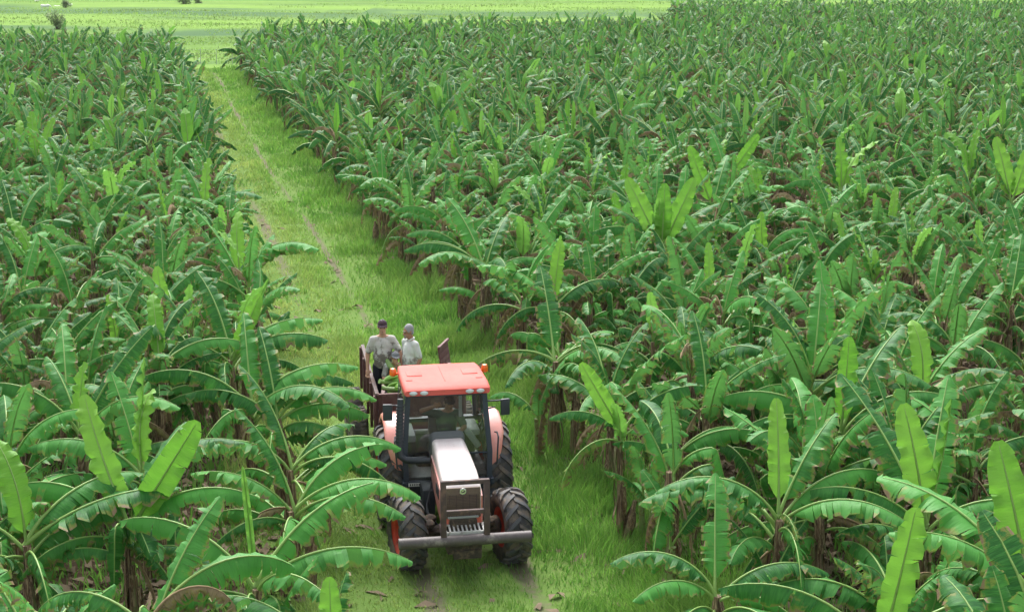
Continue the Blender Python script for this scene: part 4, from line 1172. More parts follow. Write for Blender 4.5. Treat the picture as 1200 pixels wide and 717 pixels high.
m.box((-1.275, .50, 1.33), (.02, .33, .022)).box((-1.275, -.50, 1.30), (.02, .33, .022))
m.build('cab_frame', M['cabframe'], trac, angle=40)
def pane(name, pts, parent=trac):
    mm = MB(); n_ = len(pts); c_ = sum((Vector(p) for p in pts), Vector()) / n_
    nrm = (Vector(pts[1]) - Vector(pts[0])).cross(Vector(pts[2]) - Vector(pts[1])).normalized() * .005
    mm.loft([[Vector(p) - nrm for p in pts], [Vector(p) + nrm for p in pts]])
    return mm.build(name, M['glass'], parent, angle=20)
pane('windscreen', [(-1.295, -.635, 1.345), (-1.295, .635, 1.345), (-1.40, .565, 2.27), (-1.40, -.565, 2.27)])
for sy in (-1, 1):
    pane('lower_windscreen', [(-1.262, sy * .285, .925), (-1.262, sy * .625, .925), (-1.292, sy * .64, 1.29), (-1.292, sy * .285, 1.29)])
    pane('door_glass', [(-1.37, sy * .700, .93), (-1.98, sy * .71, 1.02), (-1.98, sy * .66, 2.26), (-1.47, sy * .65, 2.26)])
    pane('rear_side_glass', [(-2.06, sy * .70, 1.45), (-2.58, sy * .66, 1.45), (-2.56, sy * .63, 2.26), (-2.06, sy * .66, 2.26)])
pane('rear_window', [(-2.62, -.58, 1.55), (-2.62, .58, 1.55), (-2.59, .55, 2.26), (-2.59, -.55, 2.26)])
# cab floor, rear bulkhead, seat, wheel and console
m = MB(); m.box((-1.9, 0, .93), (1.2, 1.3, .06)); m.box((-2.48, 0, 1.15), (.25, 1.2, .4), ch=.04); m.build('cab_floor', M['black'], trac)
m = MB(); m.box((-2.18, 0.05, 1.14), (.46, .5, .12), ch=.04); m.box((-2.40, 0.05, 1.46), (.12, .46, .56), ch=.05, rot=Matrix.Rotation(R(-8), 3, 'Y')); m.build('seat', M['seat'], trac)
m = MB(); m.tube([(-1.40, 0.05, 1.15), (-1.66, 0.05, 1.42)], .03, 8)
ang = Matrix.Rotation(R(-38), 3, 'Y')
ring = [Vector((-1.68, 0.05, 1.44)) + ang @ Vector((.19 * math.cos(2 * PI * k / 20), .19 * math.sin(2 * PI * k / 20), 0)) for k in range(21)]
m.tube(ring, .014, 6, cap=False)
for k in (0, 7, 13): m.tube([Vector((-1.68, 0.05, 1.44)), ring[k]], .011, 5)
m.build('steering_wheel', M['black'], trac)
m = MB(); m.box((-2.1, .50, 1.5), (.62, .20, .10), ch=.03); m.box((-1.75, .47, 1.42), (.14, .10, .34), ch=.02, rot=Matrix.Rotation(R(35), 3, 'X')); m.box((-2.2, -.52, 1.42), (.7, .16, .12), ch=.03)
m.box((-1.95, .30, 1.98), (.04, .05, .5)); m.build('side_console', M['lgrey'], trac)
# roof
sec = []
for (x, w_, z0, z1, r) in ((-1.20, .60, 2.335, 2.375, .02), (-1.185, .665, 2.335, 2.42, .035), (-1.24, .68, 2.33, 2.455, .05), (-1.5, .685, 2.33, 2.47, .05), (-2.3, .675, 2.33, 2.475, .05), (-2.58, .655, 2.33, 2.455, .05), (-2.64, .62, 2.34, 2.43, .03)):
    sec.append(rounded(w_, z0, z1, r, x, 4))
m = MB(); m.loft(sec); rf_ = m.build('roof', M['roof'], trac, angle=50)
m = MB()
for sy in (-1, 1):
    m.box((-2.0, sy * .45, 2.476), (.30, .24, .014), ch=.005); m.box((-1.62, sy * .56, 2.474), (.05, .10, .012), ch=.004)
m.box((-1.95, 0, 2.477), (.9, .012, .006))
m.build('roof_ridge', M['roof'], rf_)
for y in (-.54, -.37, .35, .52):
    m = MB(); m.ball((-1.19, y, 2.378), (.028, .066, .036), 12, 8); m.lathe([(.070, -.004), (.075, .0), (.070, .008)], 14, 'x', c=(-1.19, y, 2.378)) if False else None
    m.build('work_light', M['lampwhite'], rf_)
for sy in (-1, 1):
    m = MB(); m.tube([(-2.3, sy * .66, 2.40), (-2.3, sy * .735, 2.40)], .022, 6); m.lathe([(.001, 2.50), (.04, 2.49), (.055, 2.45), (.055, 2.38), (.03, 2.36)], 12, 'z', c=(-2.3, sy * .755, 0))
    m.build('amber_beacon', M['amber'], rf_)
# fenders
for sy in (-1, 1):
    pr = [(-1.42, .88), (-1.40, 1.12), (-1.46, 1.36), (-1.62, 1.58), (-1.85, 1.72), (-2.15, 1.77), (-2.5, 1.70), (-2.75, 1.52)]
    sec = []
    for i_, (x, z) in enumerate(pr):
        yo = .96 if i_ > 2 else (.80 + .055 * i_)
        nx_, nz_ = (x + 2.1), (z - .79); l_ = math.hypot(nx_, nz_); nx_ /= l_; nz_ /= l_
        sec.append([Vector((x, sy * .66, z)), Vector((x, sy * (yo - .05), z)), Vector((x - nx_ * .03, sy * yo, z - nz_ * .04)), Vector((x - nx_ * .07, sy * yo, z - nz_ * .09)), Vector((x - nx_ * .03, sy * (yo - .06), z - nz_ * .04)), Vector((x - nx_ * .03, sy * .66, z - nz_ * .03))])
    m = MB(); m.loft(sec); m.build('fender', M['fender'], trac, angle=55)
    m = MB(); m.tube([(-1.36, sy * .78, 1.10), (-1.31, sy * .80, 1.12), (-1.36, sy * .83, 1.55), (-1.44, sy * .82, 1.60), (-1.52, sy * .80, 1.58)], .014, 6); m.build('grab_rail', M['black'], trac)
    m = MB(); m.box((-1.33, sy * .66, .66), (.34, .24, .05), ch=.01); m.box((-1.28, sy * .58, .45), (.28, .26, .05), ch=.01); m.box((-1.42, sy * .5, .6), (.05, .2, .45), ch=.01); m.box((-1.0, sy * .36, .72), (.45, .2, .42), ch=.04)
    m.build('step', M['black'], trac)
# exhaust / intake stack along the right front post
m = MB(); m.tube([(-1.02, -.30, 1.33), (-1.08, -.48, 1.31), (-1.13, -.68, 1.32), (-1.15, -.765, 1.38), (-1.18, -.775, 1.55), (-1.26, -.735, 2.28)], [.045, .05, .056, .06, .06, .05], 12)
for k in range(14):
    z = 1.45 + k * .055; x = -1.17 - (z - 1.45) * .11; y = -.775 + (z - 1.55) * .055
    m.tube([(x, y, z), (x - .002, y, z + .02)], .067, 12)
m.build('exhaust_stack', M['black'], trac)
# mirrors
for sy in (-1, 1):
    m = MB(); m.tube([(-1.36, sy * .63, 2.15), (-1.33, sy * .80, 2.16), (-1.33, sy * .92, 2.16)], .014, 6); m.tube([(-1.36, sy * .64, 2.02), (-1.33, sy * .78, 2.06)], .012, 6)
    ar = m.build('mirror_arm', M['black'], trac)
    m = MB(); m.box((-1.33, sy * .935, 2.05), (.05, .15, .27), ch=.02, rot=Matrix.Rotation(sy * R(8), 3, 'Z')); mm_ = m.build('mirror', M['black'], trac)
    m = MB(); m.box((-1.362, sy * .935, 2.05), (.006, .125, .24)); m.build('mirror_glass', M['chrome'], mm_)
m = MB(); m.box((-1.205, -.54, .875), (.008, .20, .055)); pl = m.build('number_plate', M['plate'], trac)
m = MB()
for k in range(5): m.box((-1.199, -.605 + k * .034, .875), (.004, .018, .034))
m.build('plate_characters', M['black'], pl)
m = MB(); m.box((-1.205, .52, .885), (.008, .10, .055)); m.build('warning_sticker', M['yellow'], trac)
# cables and clods on the front end
m = MB()
for k in range(5): m.tube([(-.9, -.3, 1.0 - k * .02), (-.6, -.42, .75 - k * .03), (-.25, -.40, .62 + k * .02), (0, -.3, .62)], .012, 5)
m.build('hose', M['black'], trac)

# ------------------------------------------------------------------ trailer
tl = empty('trailer', O, RZ)
tag(tl, 'brown red farm trailer with open steel sides hitched behind the orange tractor', 'trailer')
X0, X1, YL, YR, ZF, ZT = -3.62, -6.95, -.92, .56, .98, 1.66
m = MB(); m.box(((X0 + X1) / 2, (YL + YR) / 2, ZF - .03), (X0 - X1, YR - YL, .06))
for y in (YL + .25, YR - .25): m.box(((X0 + X1) / 2, y, ZF - .14), (X0 - X1, .09, .15))
m.build('bed', M['trailer'], tl)
def side(y, sgn, x0, x1):
    n = 4
    L = (x0 - x1)
    for k in range(n):
        mm = MB(); mm.box((x0 - L * (k + .5) / n, y, (ZF + ZT) / 2), (L / n - .012, .028, ZT - ZF - .01), ch=.004); mm.build('side_panel', M['trailer'], tl)
    mm = MB(); mm.box(((x0 + x1) / 2, y, ZT + .012), (L + .05, .065, .05), ch=.008); mm.build('top_rail', M['rust'], tl)
    for k in range(n + 1):
        mm = MB(); mm.box((x0 - L * k / n, y + sgn * .038, (ZF - .16 + ZT) / 2), (.07, .05, ZT - ZF + .14), ch=.006); mm.build('side_post', M['trailer'], tl)
side(YL, -1, X0, X1); side(YR, 1, X0, X0 - 1.75)
m = MB(); m.box((X0, (YL + YR) / 2, (ZF + ZT) / 2), (.03, YR - YL - .04, ZT - ZF - .02)); m.box((X0 + .01, (YL + YR) / 2, ZT - .0), (.06, YR - YL, .05), ch=.006)
for k in range(4): m.box((X0 + .035, YL + .12 + k * (YR - YL - .24) / 3, (ZF + ZT) / 2), (.04, .06, ZT - ZF))
m.build('headboard', M['trailer'], tl)
# tailgate panel swung up at the right rear
m = MB(); GM = Matrix.Rotation(R(-22), 3, 'Z') @ Matrix.Rotation(R(8), 3, 'X')
for k in range(4): m.box(Vector((-6.1, YR + .02, 1.46)) + GM @ Vector((0, 0, k * .115)), (.64, .03, .109), ch=.006, rot=GM)
for k in (-.25, .25): m.box(Vector((-6.1, YR + .02, 1.62)) + GM @ Vector((k, -.03, .02)), (.06, .03, .50), ch=.004, rot=GM)
m.box(Vector((-6.1, YR + .02, 1.62)) + GM @ Vector((0, 0, .25)), (.68, .05, .05), ch=.006, rot=GM)
m.build('gate_panel', M['trailer'], tl)
m = MB(); m.tube([(X0 + .05, (YL + YR) / 2 - .4, .85), (-2.95, -.02, .62)], .05, 8); m.tube([(X0 + .05, (YL + YR) / 2 + .4, .85), (-2.95, 0.02, .62)], .05, 8); m.box((-2.9, 0, .62), (.22, .12, .08), ch=.01)
m.build('drawbar', M['rust'], tl)
for (x, sy) in ((-5.4, -1), (-6.65, -1), (-5.4, 1), (-6.65, 1)):
    y = YL - .22 if sy < 0 else YR + .27
    mm = MB(); mm.lathe([(.25, -.11), (.27, -.10), (.22, -.05), (.22, .05), (.27, .10), (.25, .11)], 20, 'y'); mm.lathe([(.24, sy * .03), (.12, sy * .06), (.001, sy * .05)], 20, 'y')
    w = mm.build('wheel', M['rust'], tl); w.location = (x, y, .455); w.scale = (.86, 1, .86)
    mm = MB(); mm.lathe([(.26, -.12), (.33, -.165), (.44, -.17), (.52, -.13), (.54, -.06), (.545, 0), (.54, .06), (.52, .13), (.44, .17), (.33, .165), (.26, .12)], 32, 'y'); mm.build('tyre', M['mudtyre'], w)
    mm = MB()
    for k in range(34):
        a = 2 * PI * k / 34
        for o_ in (-1, 1):
            mm.box((.545 * math.cos(a), o_ * .075, .545 * math.sin(a)), (.014, .10, .045), rot=Matrix.Rotation(-a, 3, 'Y') @ Matrix.Rotation(o_ * .35, 3, 'X'))
    mm.build('tread', M['mudtyre'], w)

# ------------------------------------------------------------------ green banana bunches in the trailer
M['fruit'] = m_simple('green_banana_skin', (0.17, 0.36, 0.045), 0.42, var=.25, scale=5, dirt=(0.09, 0.20, 0.03), dirt_lo=.5, dirt_hi=.75, dirt_scale=6)
M['stalk'] = m_simple('bunch_stalk', (0.20, 0.33, 0.09), 0.5, var=.25)
def bunch(loc, rot, label, seed, n=5, stalk_curve=0.0):
    rn = random.Random(seed)
    root = bpy.data.objects.new('banana_bunch', None); root.location = loc; root.rotation_euler = rot; col.objects.link(root)
    tag(root, label, 'banana bunch', 'green banana bunches heaped in the trailer')
    m = MB()
    pts = [Vector((-.36, 0, .03)), Vector((-.30, 0, .01)), Vector((-.2, 0, 0)), Vector((.35, 0, 0)), Vector((.5, 0, .01))]
    m.tube(pts, [.045, .04, .04, .03, .015], 8); m.build('stalk', M['stalk'], root)
    for j in range(n):
        x = -.26 + j * .56 / (n - 1)
        hand = MB(); nf = 8; a0 = j * 2.1 + rn.uniform(-.4, .4)
        for k in range(nf):
            a = a0 + (k - nf / 2) * .40
            L = rn.uniform(.21, .28)
            p = []
            for t in (0, .25, .5, .75, 1):
                rr = .04 + .085 * math.sin(t * 1.5)
                p.append(Vector((x + L * (t ** 1.3) * .95 + .0, rr * math.cos(a), rr * math.sin(a))))
            hand.tube(p, [.014, .026, .029, .025, .007], 6)
        hand.build('hand', M['fruit'], root)
    return root
def TL(x, y, z):      # trailer/tractor frame to the place
    c, s_ = math.cos(RZ), math.sin(RZ)
    return Vector((O.x + x * c - y * s_, O.y + x * s_ + y * c, z))
bunch(TL(-3.84, -.46, 1.68), (0, 0, RZ + 1.35), 'green banana bunch lying crosswise on top of the heap at the front of the trailer', 1)
bunch(TL(-4.08, -.50, 1.74), (0.4, 0.1, RZ + 1.8), 'green banana bunch behind the crosswise one, below the arched stalk', 2)
bunch(TL(-3.90, .02, 1.62), (0.9, 0, RZ + 1.2), 'green banana bunch next to the tractor roof, half hidden by it', 3)
bunch(TL(-4.05, -.25, 1.30), (1.2, 0, RZ + 1.7), 'green banana bunch at the bottom of the heap, buried under others', 4)
bunch(TL(-3.88, -.42, 1.30), (0.2, 0, RZ + 1.5), 'green banana bunch low against the trailer headboard in the left corner', 5)
m = MB(); m.tube([TL(-4.60, -.66, 2.02), TL(-4.52, -.62, 1.95), TL(-4.40, -.52, 1.84), TL(-4.2, -.36, 1.76), TL(-4.0, -.22, 1.74)], [.035, .05, .055, .055, .05], 10)
st_ = m.build('cut_stalk', M['stalk']); tag(st_, 'thick curved green cut banana stalk arching over the fruit in front of the capped man', 'banana stalk')
m = MB(); m.tube([TL(-4.30, -.46, 2.0), TL(-4.22, -.42, 1.86), TL(-4.12, -.36, 1.70)], [.02, .04, .045], 8)
st_ = m.build('cut_stalk', M['stalk']); tag(st_, 'short upright pale green stalk beside the curved one in the trailer', 'banana stalk')

# ------------------------------------------------------------------ people
def m_cloth(name, c, stain=None, lo=.5, hi=.65, sc=6.0):
    t = NT(name)
    co = t.coord('Object')
    nz = t.noise(sc, 6, 0.65, co)
    cc = t.mix(t.noise(40, 2, .5, co), tuple(x * .9 for x in c), c)
    if stain: 
        sx = t.n('ShaderNodeSeparateXYZ'); t.l(co, sx.inputs[0])
        f = t.math('ADD', nz, t.ramp(sx.outputs[2], .95, 1.35, .16, -.08))
        cc = t.mix(t.ramp(f, lo, hi, 0, .9), cc, stain)
    t.color(cc); t.set(Roughness=.9); t.p.inputs['Specular IOR Level'].default_value = .15
    t.bump(t.noise(9, 3, .5, co), .5, .03)
    return t.mat
M['skin'] = m_simple('skin_tan', (0.44, 0.245, 0.155), 0.5, var=.12)
M['skin2'] = m_simple('skin_brown', (0.33, 0.17, 0.105), 0.5, var=.12)
M['tee'] = m_cloth('stained_tee', (0.50, 0.49, 0.45), (0.13, 0.11, 0.095), .46, .62, 14)
M['polo'] = m_cloth('dirty_polo', (0.62, 0.64, 0.60), (0.17, 0.14, 0.13), .52, .70, 9)
M['shirt3'] = m_cloth('pale_shirt', (0.68, 0.71, 0.68), (0.2, 0.19, 0.16), .54, .7)
M['shirt4'] = m_cloth('dark_green_shirt', (0.07, 0.11, 0.085))
M['trouser'] = m_cloth('dark_trousers', (0.022, 0.024, 0.034))
M['trouser2'] = m_cloth('grey_trousers', (0.085, 0.075, 0.075))
M['boot'] = m_simple('black_boot', (0.02, 0.02, 0.02), .5)
M['cap1'] = m_cloth('dark_cap', (0.055, 0.035, 0.045))
M['cap3'] = m_cloth('grey_cap', (0.20, 0.21, 0.22))
M['hairgrey'] = m_simple('grey_hair', (0.27, 0.27, 0.275), .7, var=.3, scale=60)
M['hairdark'] = m_simple('dark_hair', (0.02, 0.016, 0.014), .6)
M['eye'] = m_simple('eye_dark', (0.02, 0.015, 0.012), .2)

def capsule(mb, p0, r0, p1, r1, n=12):
    p0, p1 = Vector(p0), Vector(p1); d = (p1 - p0).normalized()
    pts, rd = [], []
    for k in range(5):
        a = PI / 2 * k / 4
        pts.append(p0 - d * r0 * math.cos(a)); rd.append(max(r0 * math.sin(a), .001))
    for k in range(5):
        a = PI / 2 * k / 4
        pts.append(p1 + d * r1 * math.sin(a)); rd.append(max(r1 * math.cos(a), .001))
    mb.tube(pts, rd, n)
def fuse(name, mb, mat, parent, voxel=.011, smooth=3):
    """merge overlapping shapes into one continuous skin"""
    me = bpy.data.meshes.new(name); me.from_pydata(mb.v, [], mb.f)
    o = bpy.data.objects.new(name, me); col.objects.link(o)
    a = o.modifiers.new('r', 'REMESH'); a.mode = 'VOXEL'; a.voxel_size = voxel; a.use_smooth_shade = True
    b_ = o.modifiers.new('s', 'SMOOTH'); b_.iterations = smooth; b_.factor = .5
    dg = bpy.context.evaluated_depsgraph_get(); dg.update()
    nm = bpy.data.meshes.new_from_object(o.evaluated_get(dg))
    o.modifiers.clear(); o.data = nm; nm.materials.clear(); nm.materials.append(mat)
    nm.polygons.foreach_set('use_smooth', [True] * len(nm.polygons))
    o.parent = parent
    return o

def person(loc, rz, label, J, skin, shirt, trousers, cap=None, hair=None, beard=None, head_rot=(0, 0, 0), head_dip=0, belly=0.0, collar=False):
    """J: joints in the person's frame (faces -Y, +X is the person's left): hip, chest, neck, head; per side sh, el, wr, hipj, kn, an"""
    root = empty('person', loc, rz)
    tag(root, label, 'person')
    V3 = {k: Vector(v) for k, v in J.items()}
    HM = Matrix.Rotation(R(head_rot[2]), 3, 'Z') @ Matrix.Rotation(R(head_rot[0]), 3, 'X') @ Matrix.Rotation(R(head_rot[1]), 3, 'Y')
    hc = V3['head']
    b = MB()
    # head: skull, jaw, nose, ears, brow
    b.ball(hc + HM @ Vector((0, .01, .03)), (.076, .096, .10), 16, 10, rot=HM)
    b.ball(hc + HM @ Vector((0, -.022, -.045)), (.058, .070, .075), 14, 8, rot=HM)
    b.ball(hc + HM @ Vector((0, -.085, -.075)), (.028, .025, .024), 10, 6, rot=HM)
    capsule(b, hc + HM @ Vector((0, -.088, .022)), .012, hc + HM @ Vector((0, -.110, -.018)), .018, 8)
    b.ball(hc + HM @ Vector((0, -.080, .035)), (.055, .018, .013), 10, 6, rot=HM)
    b.ball(hc + HM @ Vector((0, -.092, -.048)), (.026, .012, .008), 8, 5, rot=HM)
    b.ball(hc + HM @ Vector((0, -.089, -.060)), (.022, .012, .008), 8, 5, rot=HM)
    for sx in (-1, 1): b.ball(hc + HM @ Vector((sx * .078, .012, .0)), (.012, .024, .034), 8, 6, rot=HM)
    capsule(b, V3['neck'] + Vector((0, .005, -.03)), .062, hc + HM @ Vector((0, .02, -.06)), .056)
    # trunk
    b.ball(V3['chest'] + Vector((0, 0, 0)), (.165, .105, .17), 16, 10); capsule(b, V3['chest'], .115, V3['hip'] + Vector((0, -belly * .3, .03)), .115 + belly * .3, 14)
    b.ball(V3['hip'], (.155, .11, .11), 14, 8)
    for s_ in 'rl':
        sx = -1 if s_ == 'r' else 1
        sh, el, wr = V3['sh' + s_], V3['el' + s_], V3['wr' + s_]
        capsule(b, V3['neck'] + Vector((0, .01, -.04)), .06, sh, .058); capsule(b, sh, .056, el, .043); capsule(b, el, .043, wr, .029)
        # hand: palm, four fingers of different length, thumb
        d = (wr - el).normalized(); side_ = d.cross(Vector((0, -1, .2))).normalized(); flat = side_.cross(d).normalized()
        pc = wr + d * .05
        capsule(b, wr + d * .005, .026, pc + d * .035, .032, 10); b.ball(pc + side_ * .012 + d * .01, (.03, .024, .04), 8, 6); b.ball(pc - side_ * .012 + d * .01, (.03, .024, .04), 8, 6)
        for k, (off, ln) in enumerate(((-.030, .072), (-.010, .082), (.010, .077), (.029, .060))):
            base_ = pc + d * .040 + side_ * off
            mid_ = base_ + d * ln * .5 + side_ * off * .25 + flat * .006
            capsule(b, base_, .0105, mid_, .0098, 6); capsule(b, mid_, .0098, mid_ + (d * .8 + flat * .6).normalized() * ln * .5, .0085, 6)
        tb = wr + d * .025 - side_ * .028
        capsule(b, tb, .013, tb + (d * .6 - side_ * .75 + flat * .2).normalized() * .035, .012, 6); 
        t2 = tb + (d * .6 - side_ * .75 + flat * .2).normalized() * .035
        capsule(b, t2, .012, t2 + (d * .9 - side_ * .25 + flat * .3).normalized() * .03, .0095, 6)
        hj, kn, an = V3['hj' + s_], V3['kn' + s_], V3['an' + s_]
        capsule(b, hj, .085, kn, .058); capsule(b, kn, .056, an, .04)
        capsule(b, an + Vector((0, .03, -.05)), .038, an + Vector((0, -.13, -.06)), .034, 10)
    body = fuse('body', b, M[skin], root, .0095, 3)
    # shirt
    c = MB()
    c.ball(V3['chest'], (.185, .130, .185), 16, 10); capsule(c, V3['chest'], .14, V3['hip'] + Vector((0, -belly * .3, .06)), .145 + belly * .3, 14); c.ball((V3['chest'] + V3['hip']) / 2 + Vector((0, -belly * .5, 0)), (.165 + belly * .3, .125 + belly * .6, .20), 14, 10)
    c.ball(V3['hip'] + Vector((0, 0, -.0)), (.18, .135, .10), 14, 8)
    for s_ in 'rl':
        sh, el = V3['sh' + s_], V3['el' + s_]
        capsule(c, V3['neck'] + Vector((0, .012, -.065)), .066, sh, .073); capsule(c, sh, .070, sh.lerp(el, .78), .066)
    fuse('shirt', c, M[shirt], root, .012, 4)
    if collar:
        c = MB(); nk = V3['neck'] + Vector((0, .0, .0))
        pts = [nk + Vector((.072 * math.cos(a), .072 * math.sin(a), .01 - .035 * max(0, -math.sin(a)))) for a in np.linspace(-PI / 2 - PI * .92, -PI / 2 + PI * .92, 16) + PI]
        c.tube(pts, .017, 6); c.build('collar', M[shirt], root)
    # trousers
    c = MB()
    c.ball(V3['hip'] + Vector((0, 0, -.03)), (.17, .125, .12), 14, 8)
    for s_ in 'rl':
        hj, kn, an = V3['hj' + s_], V3['kn' + s_], V3['an' + s_]
        capsule(c, hj, .10, kn, .075); capsule(c, kn, .074, kn.lerp(an, .92), .064)
    fuse('trousers', c, M[trousers], root, .013, 4)
    for s_ in 'rl':
        an = V3['an' + s_]; c = MB(); capsule(c, an + Vector((0, .035, -.045)), .05, an + Vector((0, -.14, -.055)), .045, 10); capsule(c, an + Vector((0, .01, .05)), .058, an + Vector((0, .02, -.04)), .055, 10)
        fuse('boot', c, M['boot'], root, .012, 2)
    # eyes, brows
    for sx in (-1, 1):
        c = MB(); c.ball(hc + HM @ Vector((sx * .031, -.084, .014)), (.014, .008, .008), 8, 6, rot=HM); c.build('eye', M['eye'], body)
        c = MB(); c.tube([hc + HM @ Vector((sx * .014, -.097, .034)), hc + HM @ Vector((sx * .034, -.094, .040)), hc + HM @ Vector((sx * .052, -.082, .034))], .006, 5); c.build('eyebrow', M['hairgrey' if hair == 'hairgrey' else 'hairdark'], body)
    c = MB(); c.ball(hc + HM @ Vector((0, -.101, -.054)), (.020, .004, .003), 8, 5, rot=HM); c.build('mouth', M['eye'], body)
    if hair:
        c = MB(); c.ball(hc + HM @ Vector((0, .022, .050)), (.084, .098, .092), 16, 10, rot=HM); c.ball(hc + HM @ Vector((0, .055, -.005)), (.074, .055, .075), 12, 8, rot=HM)
        for sx in (-1, 1): c.ball(hc + HM @ Vector((sx * .068, .0, .03)), (.016, .045, .045), 8, 6, rot=HM)
        fuse('hair', c, M[hair], root, .010, 2)
    if beard:
        c = MB(); c.tube([hc + HM @ Vector((x_, -.098 + abs(x_) * .35, -.040 - abs(x_) * .25)) for x_ in (-.034, -.015, 0, .015, .034)], .009, 6); c.ball(hc + HM @ Vector((0, -.093, -.088)), (.030, .022, .018), 8, 6, rot=HM)
        c.build('beard', M[beard], root)
    if cap:
        c = MB()
        pr = [(.094 * math.cos(a), .085 * math.sin(a)) for a in np.linspace(0, PI / 2 - .01, 8)]
        vs, fs = [], []
        for (r_, h_) in pr:
            for k in range(20):
                a = 2 * PI * k / 20; vs.append(hc + HM @ Vector((r_ * .92 * math.cos(a), .008 + r_ * 1.12 * math.sin(a), .052 + h_)))
        for i_ in range(len(pr) - 1):
            for k in range(20): fs.append([i_ * 20 + k, i_ * 20 + (k + 1) % 20, (i_ + 1) * 20 + (k + 1) % 20, (i_ + 1) * 20 + k])
        c.add(vs, fs)
        c.ball(hc + HM @ Vector((0, .008, .138)), (.010, .010, .007), 8, 4)
        cp = c.build('cap', M[cap], root)
        c = MB(); vs = []
        for lay in (0, .008):
            for k in range(9):
                a = -PI / 2 + (k - 4) * .30
                vs.append(hc + HM @ Vector((.086 * math.cos(a), .008 + .104 * math.sin(a), .054 + lay)))
                vs.append(hc + HM @ Vector((.098 * math.cos(a), .008 + .104 * math.sin(a) - .062 * math.cos((k - 4) * .36), .040 + lay)))
        fs = []
        for k in range(8):
            fs.append([2 * k, 2 * k + 1, 2 * k + 3, 2 * k + 2]); fs.append([18 + 2 * k, 18 + 2 * k + 2, 18 + 2 * k + 3, 18 + 2 * k + 1]); fs.append([2 * k + 1, 18 + 2 * k + 1, 18 + 2 * k + 3, 2 * k + 3])
        c.add(vs, fs); c.build('visor', M[cap], cp)
    return root

ST = dict(hip=(0, 0, .92), chest=(0, .01, 1.24), neck=(0, .015, 1.46), head=(0, -.01, 1.60), shr=(-.170, .01, 1.375), shl=(.170, .01, 1.375),
          hjr=(-.095, 0, .88), knr=(-.11, -.02, .48), anr=(-.12, .01, .09), hjl=(.095, 0, .88), knl=(.11, -.02, .48), anl=(.12, .01, .09))
p = unproj(448, 377, ZF + 1.70); 
J = dict(ST, elr=(-.27, .03, 1.12), wrr=(-.28, -.07, .86), ell=(.30, -.03, 1.15), wrl=(.33, -.22, .95))
person((p.x, p.y, ZF), R(8), 'man in dark cap and mud stained pale shirt standing at the left side of trailer', J, 'skin', 'tee', 'trouser', cap='cap1', hair='hairdark', head_rot=(4, 0, -2), belly=.05)
p = unproj(480, 382, ZF + 1.68)
J = dict(ST, elr=(-.24, .05, 1.13), wrr=(-.22, -.12, .92), ell=(.245, .06, 1.12), wrl=(.23, -.06, .86), head=(-.0, -.03, 1.59))
man2 = person((p.x, p.y, ZF - .01), R(-50), 'grey haired man in pale polo shirt standing in the trailer, looking down', J, 'skin2', 'polo', 'trouser2', hair='hairgrey', beard='hairgrey', head_rot=(12, 0, -14), belly=.03, collar=True)
man2.scale = (.9, .9, 1.0)
p = unproj(463, 412, ZF + 1.19)
SQ = dict(hip=(0, .16, .66), chest=(0, .05, .95), neck=(0, -.0, 1.13), head=(0.0, -.05, 1.255), shr=(-.175, .01, 1.07), shl=(.175, .01, 1.07),
          elr=(-.24, -.14, .86), wrr=(-.12, -.34, .72), ell=(.25, -.17, .90), wrl=(.09, -.20, 1.10),
          hjr=(-.10, .14, .63), knr=(-.17, -.22, .52), anr=(-.15, .02, .09), hjl=(.10, .14, .63), knl=(.17, -.22, .52), anl=(.15, .02, .09))
cro = person((p.x, p.y, ZF), R(5), 'man in grey cap crouching between the two standing men with a hand at his chin', SQ, 'skin', 'shirt3', 'trouser2', cap='cap3', hair='hairdark', head_rot=(8, 4, 10))
cro.scale = (.86, .86, .87)
# driver in the cab
dp = TL(-2.14, 0.10, 0.70)
DR = dict(hip=(0, .06, .60), chest=(0, .02, .90), neck=(.02, .0, 1.10), head=(.04, -.04, 1.225), shr=(-.19, .0, 1.04), shl=(.19, .0, 1.03),
          elr=(-.42, -.10, 1.13), wrr=(-.24, -.20, 1.22), ell=(.26, -.22, .86), wrl=(.10, -.42, .80),
          hjr=(-.10, .02, .56), knr=(-.14, -.38, .54), anr=(-.14, -.42, .33), hjl=(.10, .02, .56), knl=(.14, -.38, .54), anl=(.14, -.42, .33))
person((dp.x, dp.y, .70), RZ + PI / 2, 'driver in dark cap and dark green shirt seated behind the tractor windscreen, one arm raised', DR, 'skin2', 'shirt4', 'trouser', cap='cap1', hair='hairdark', head_rot=(10, 0, 8))

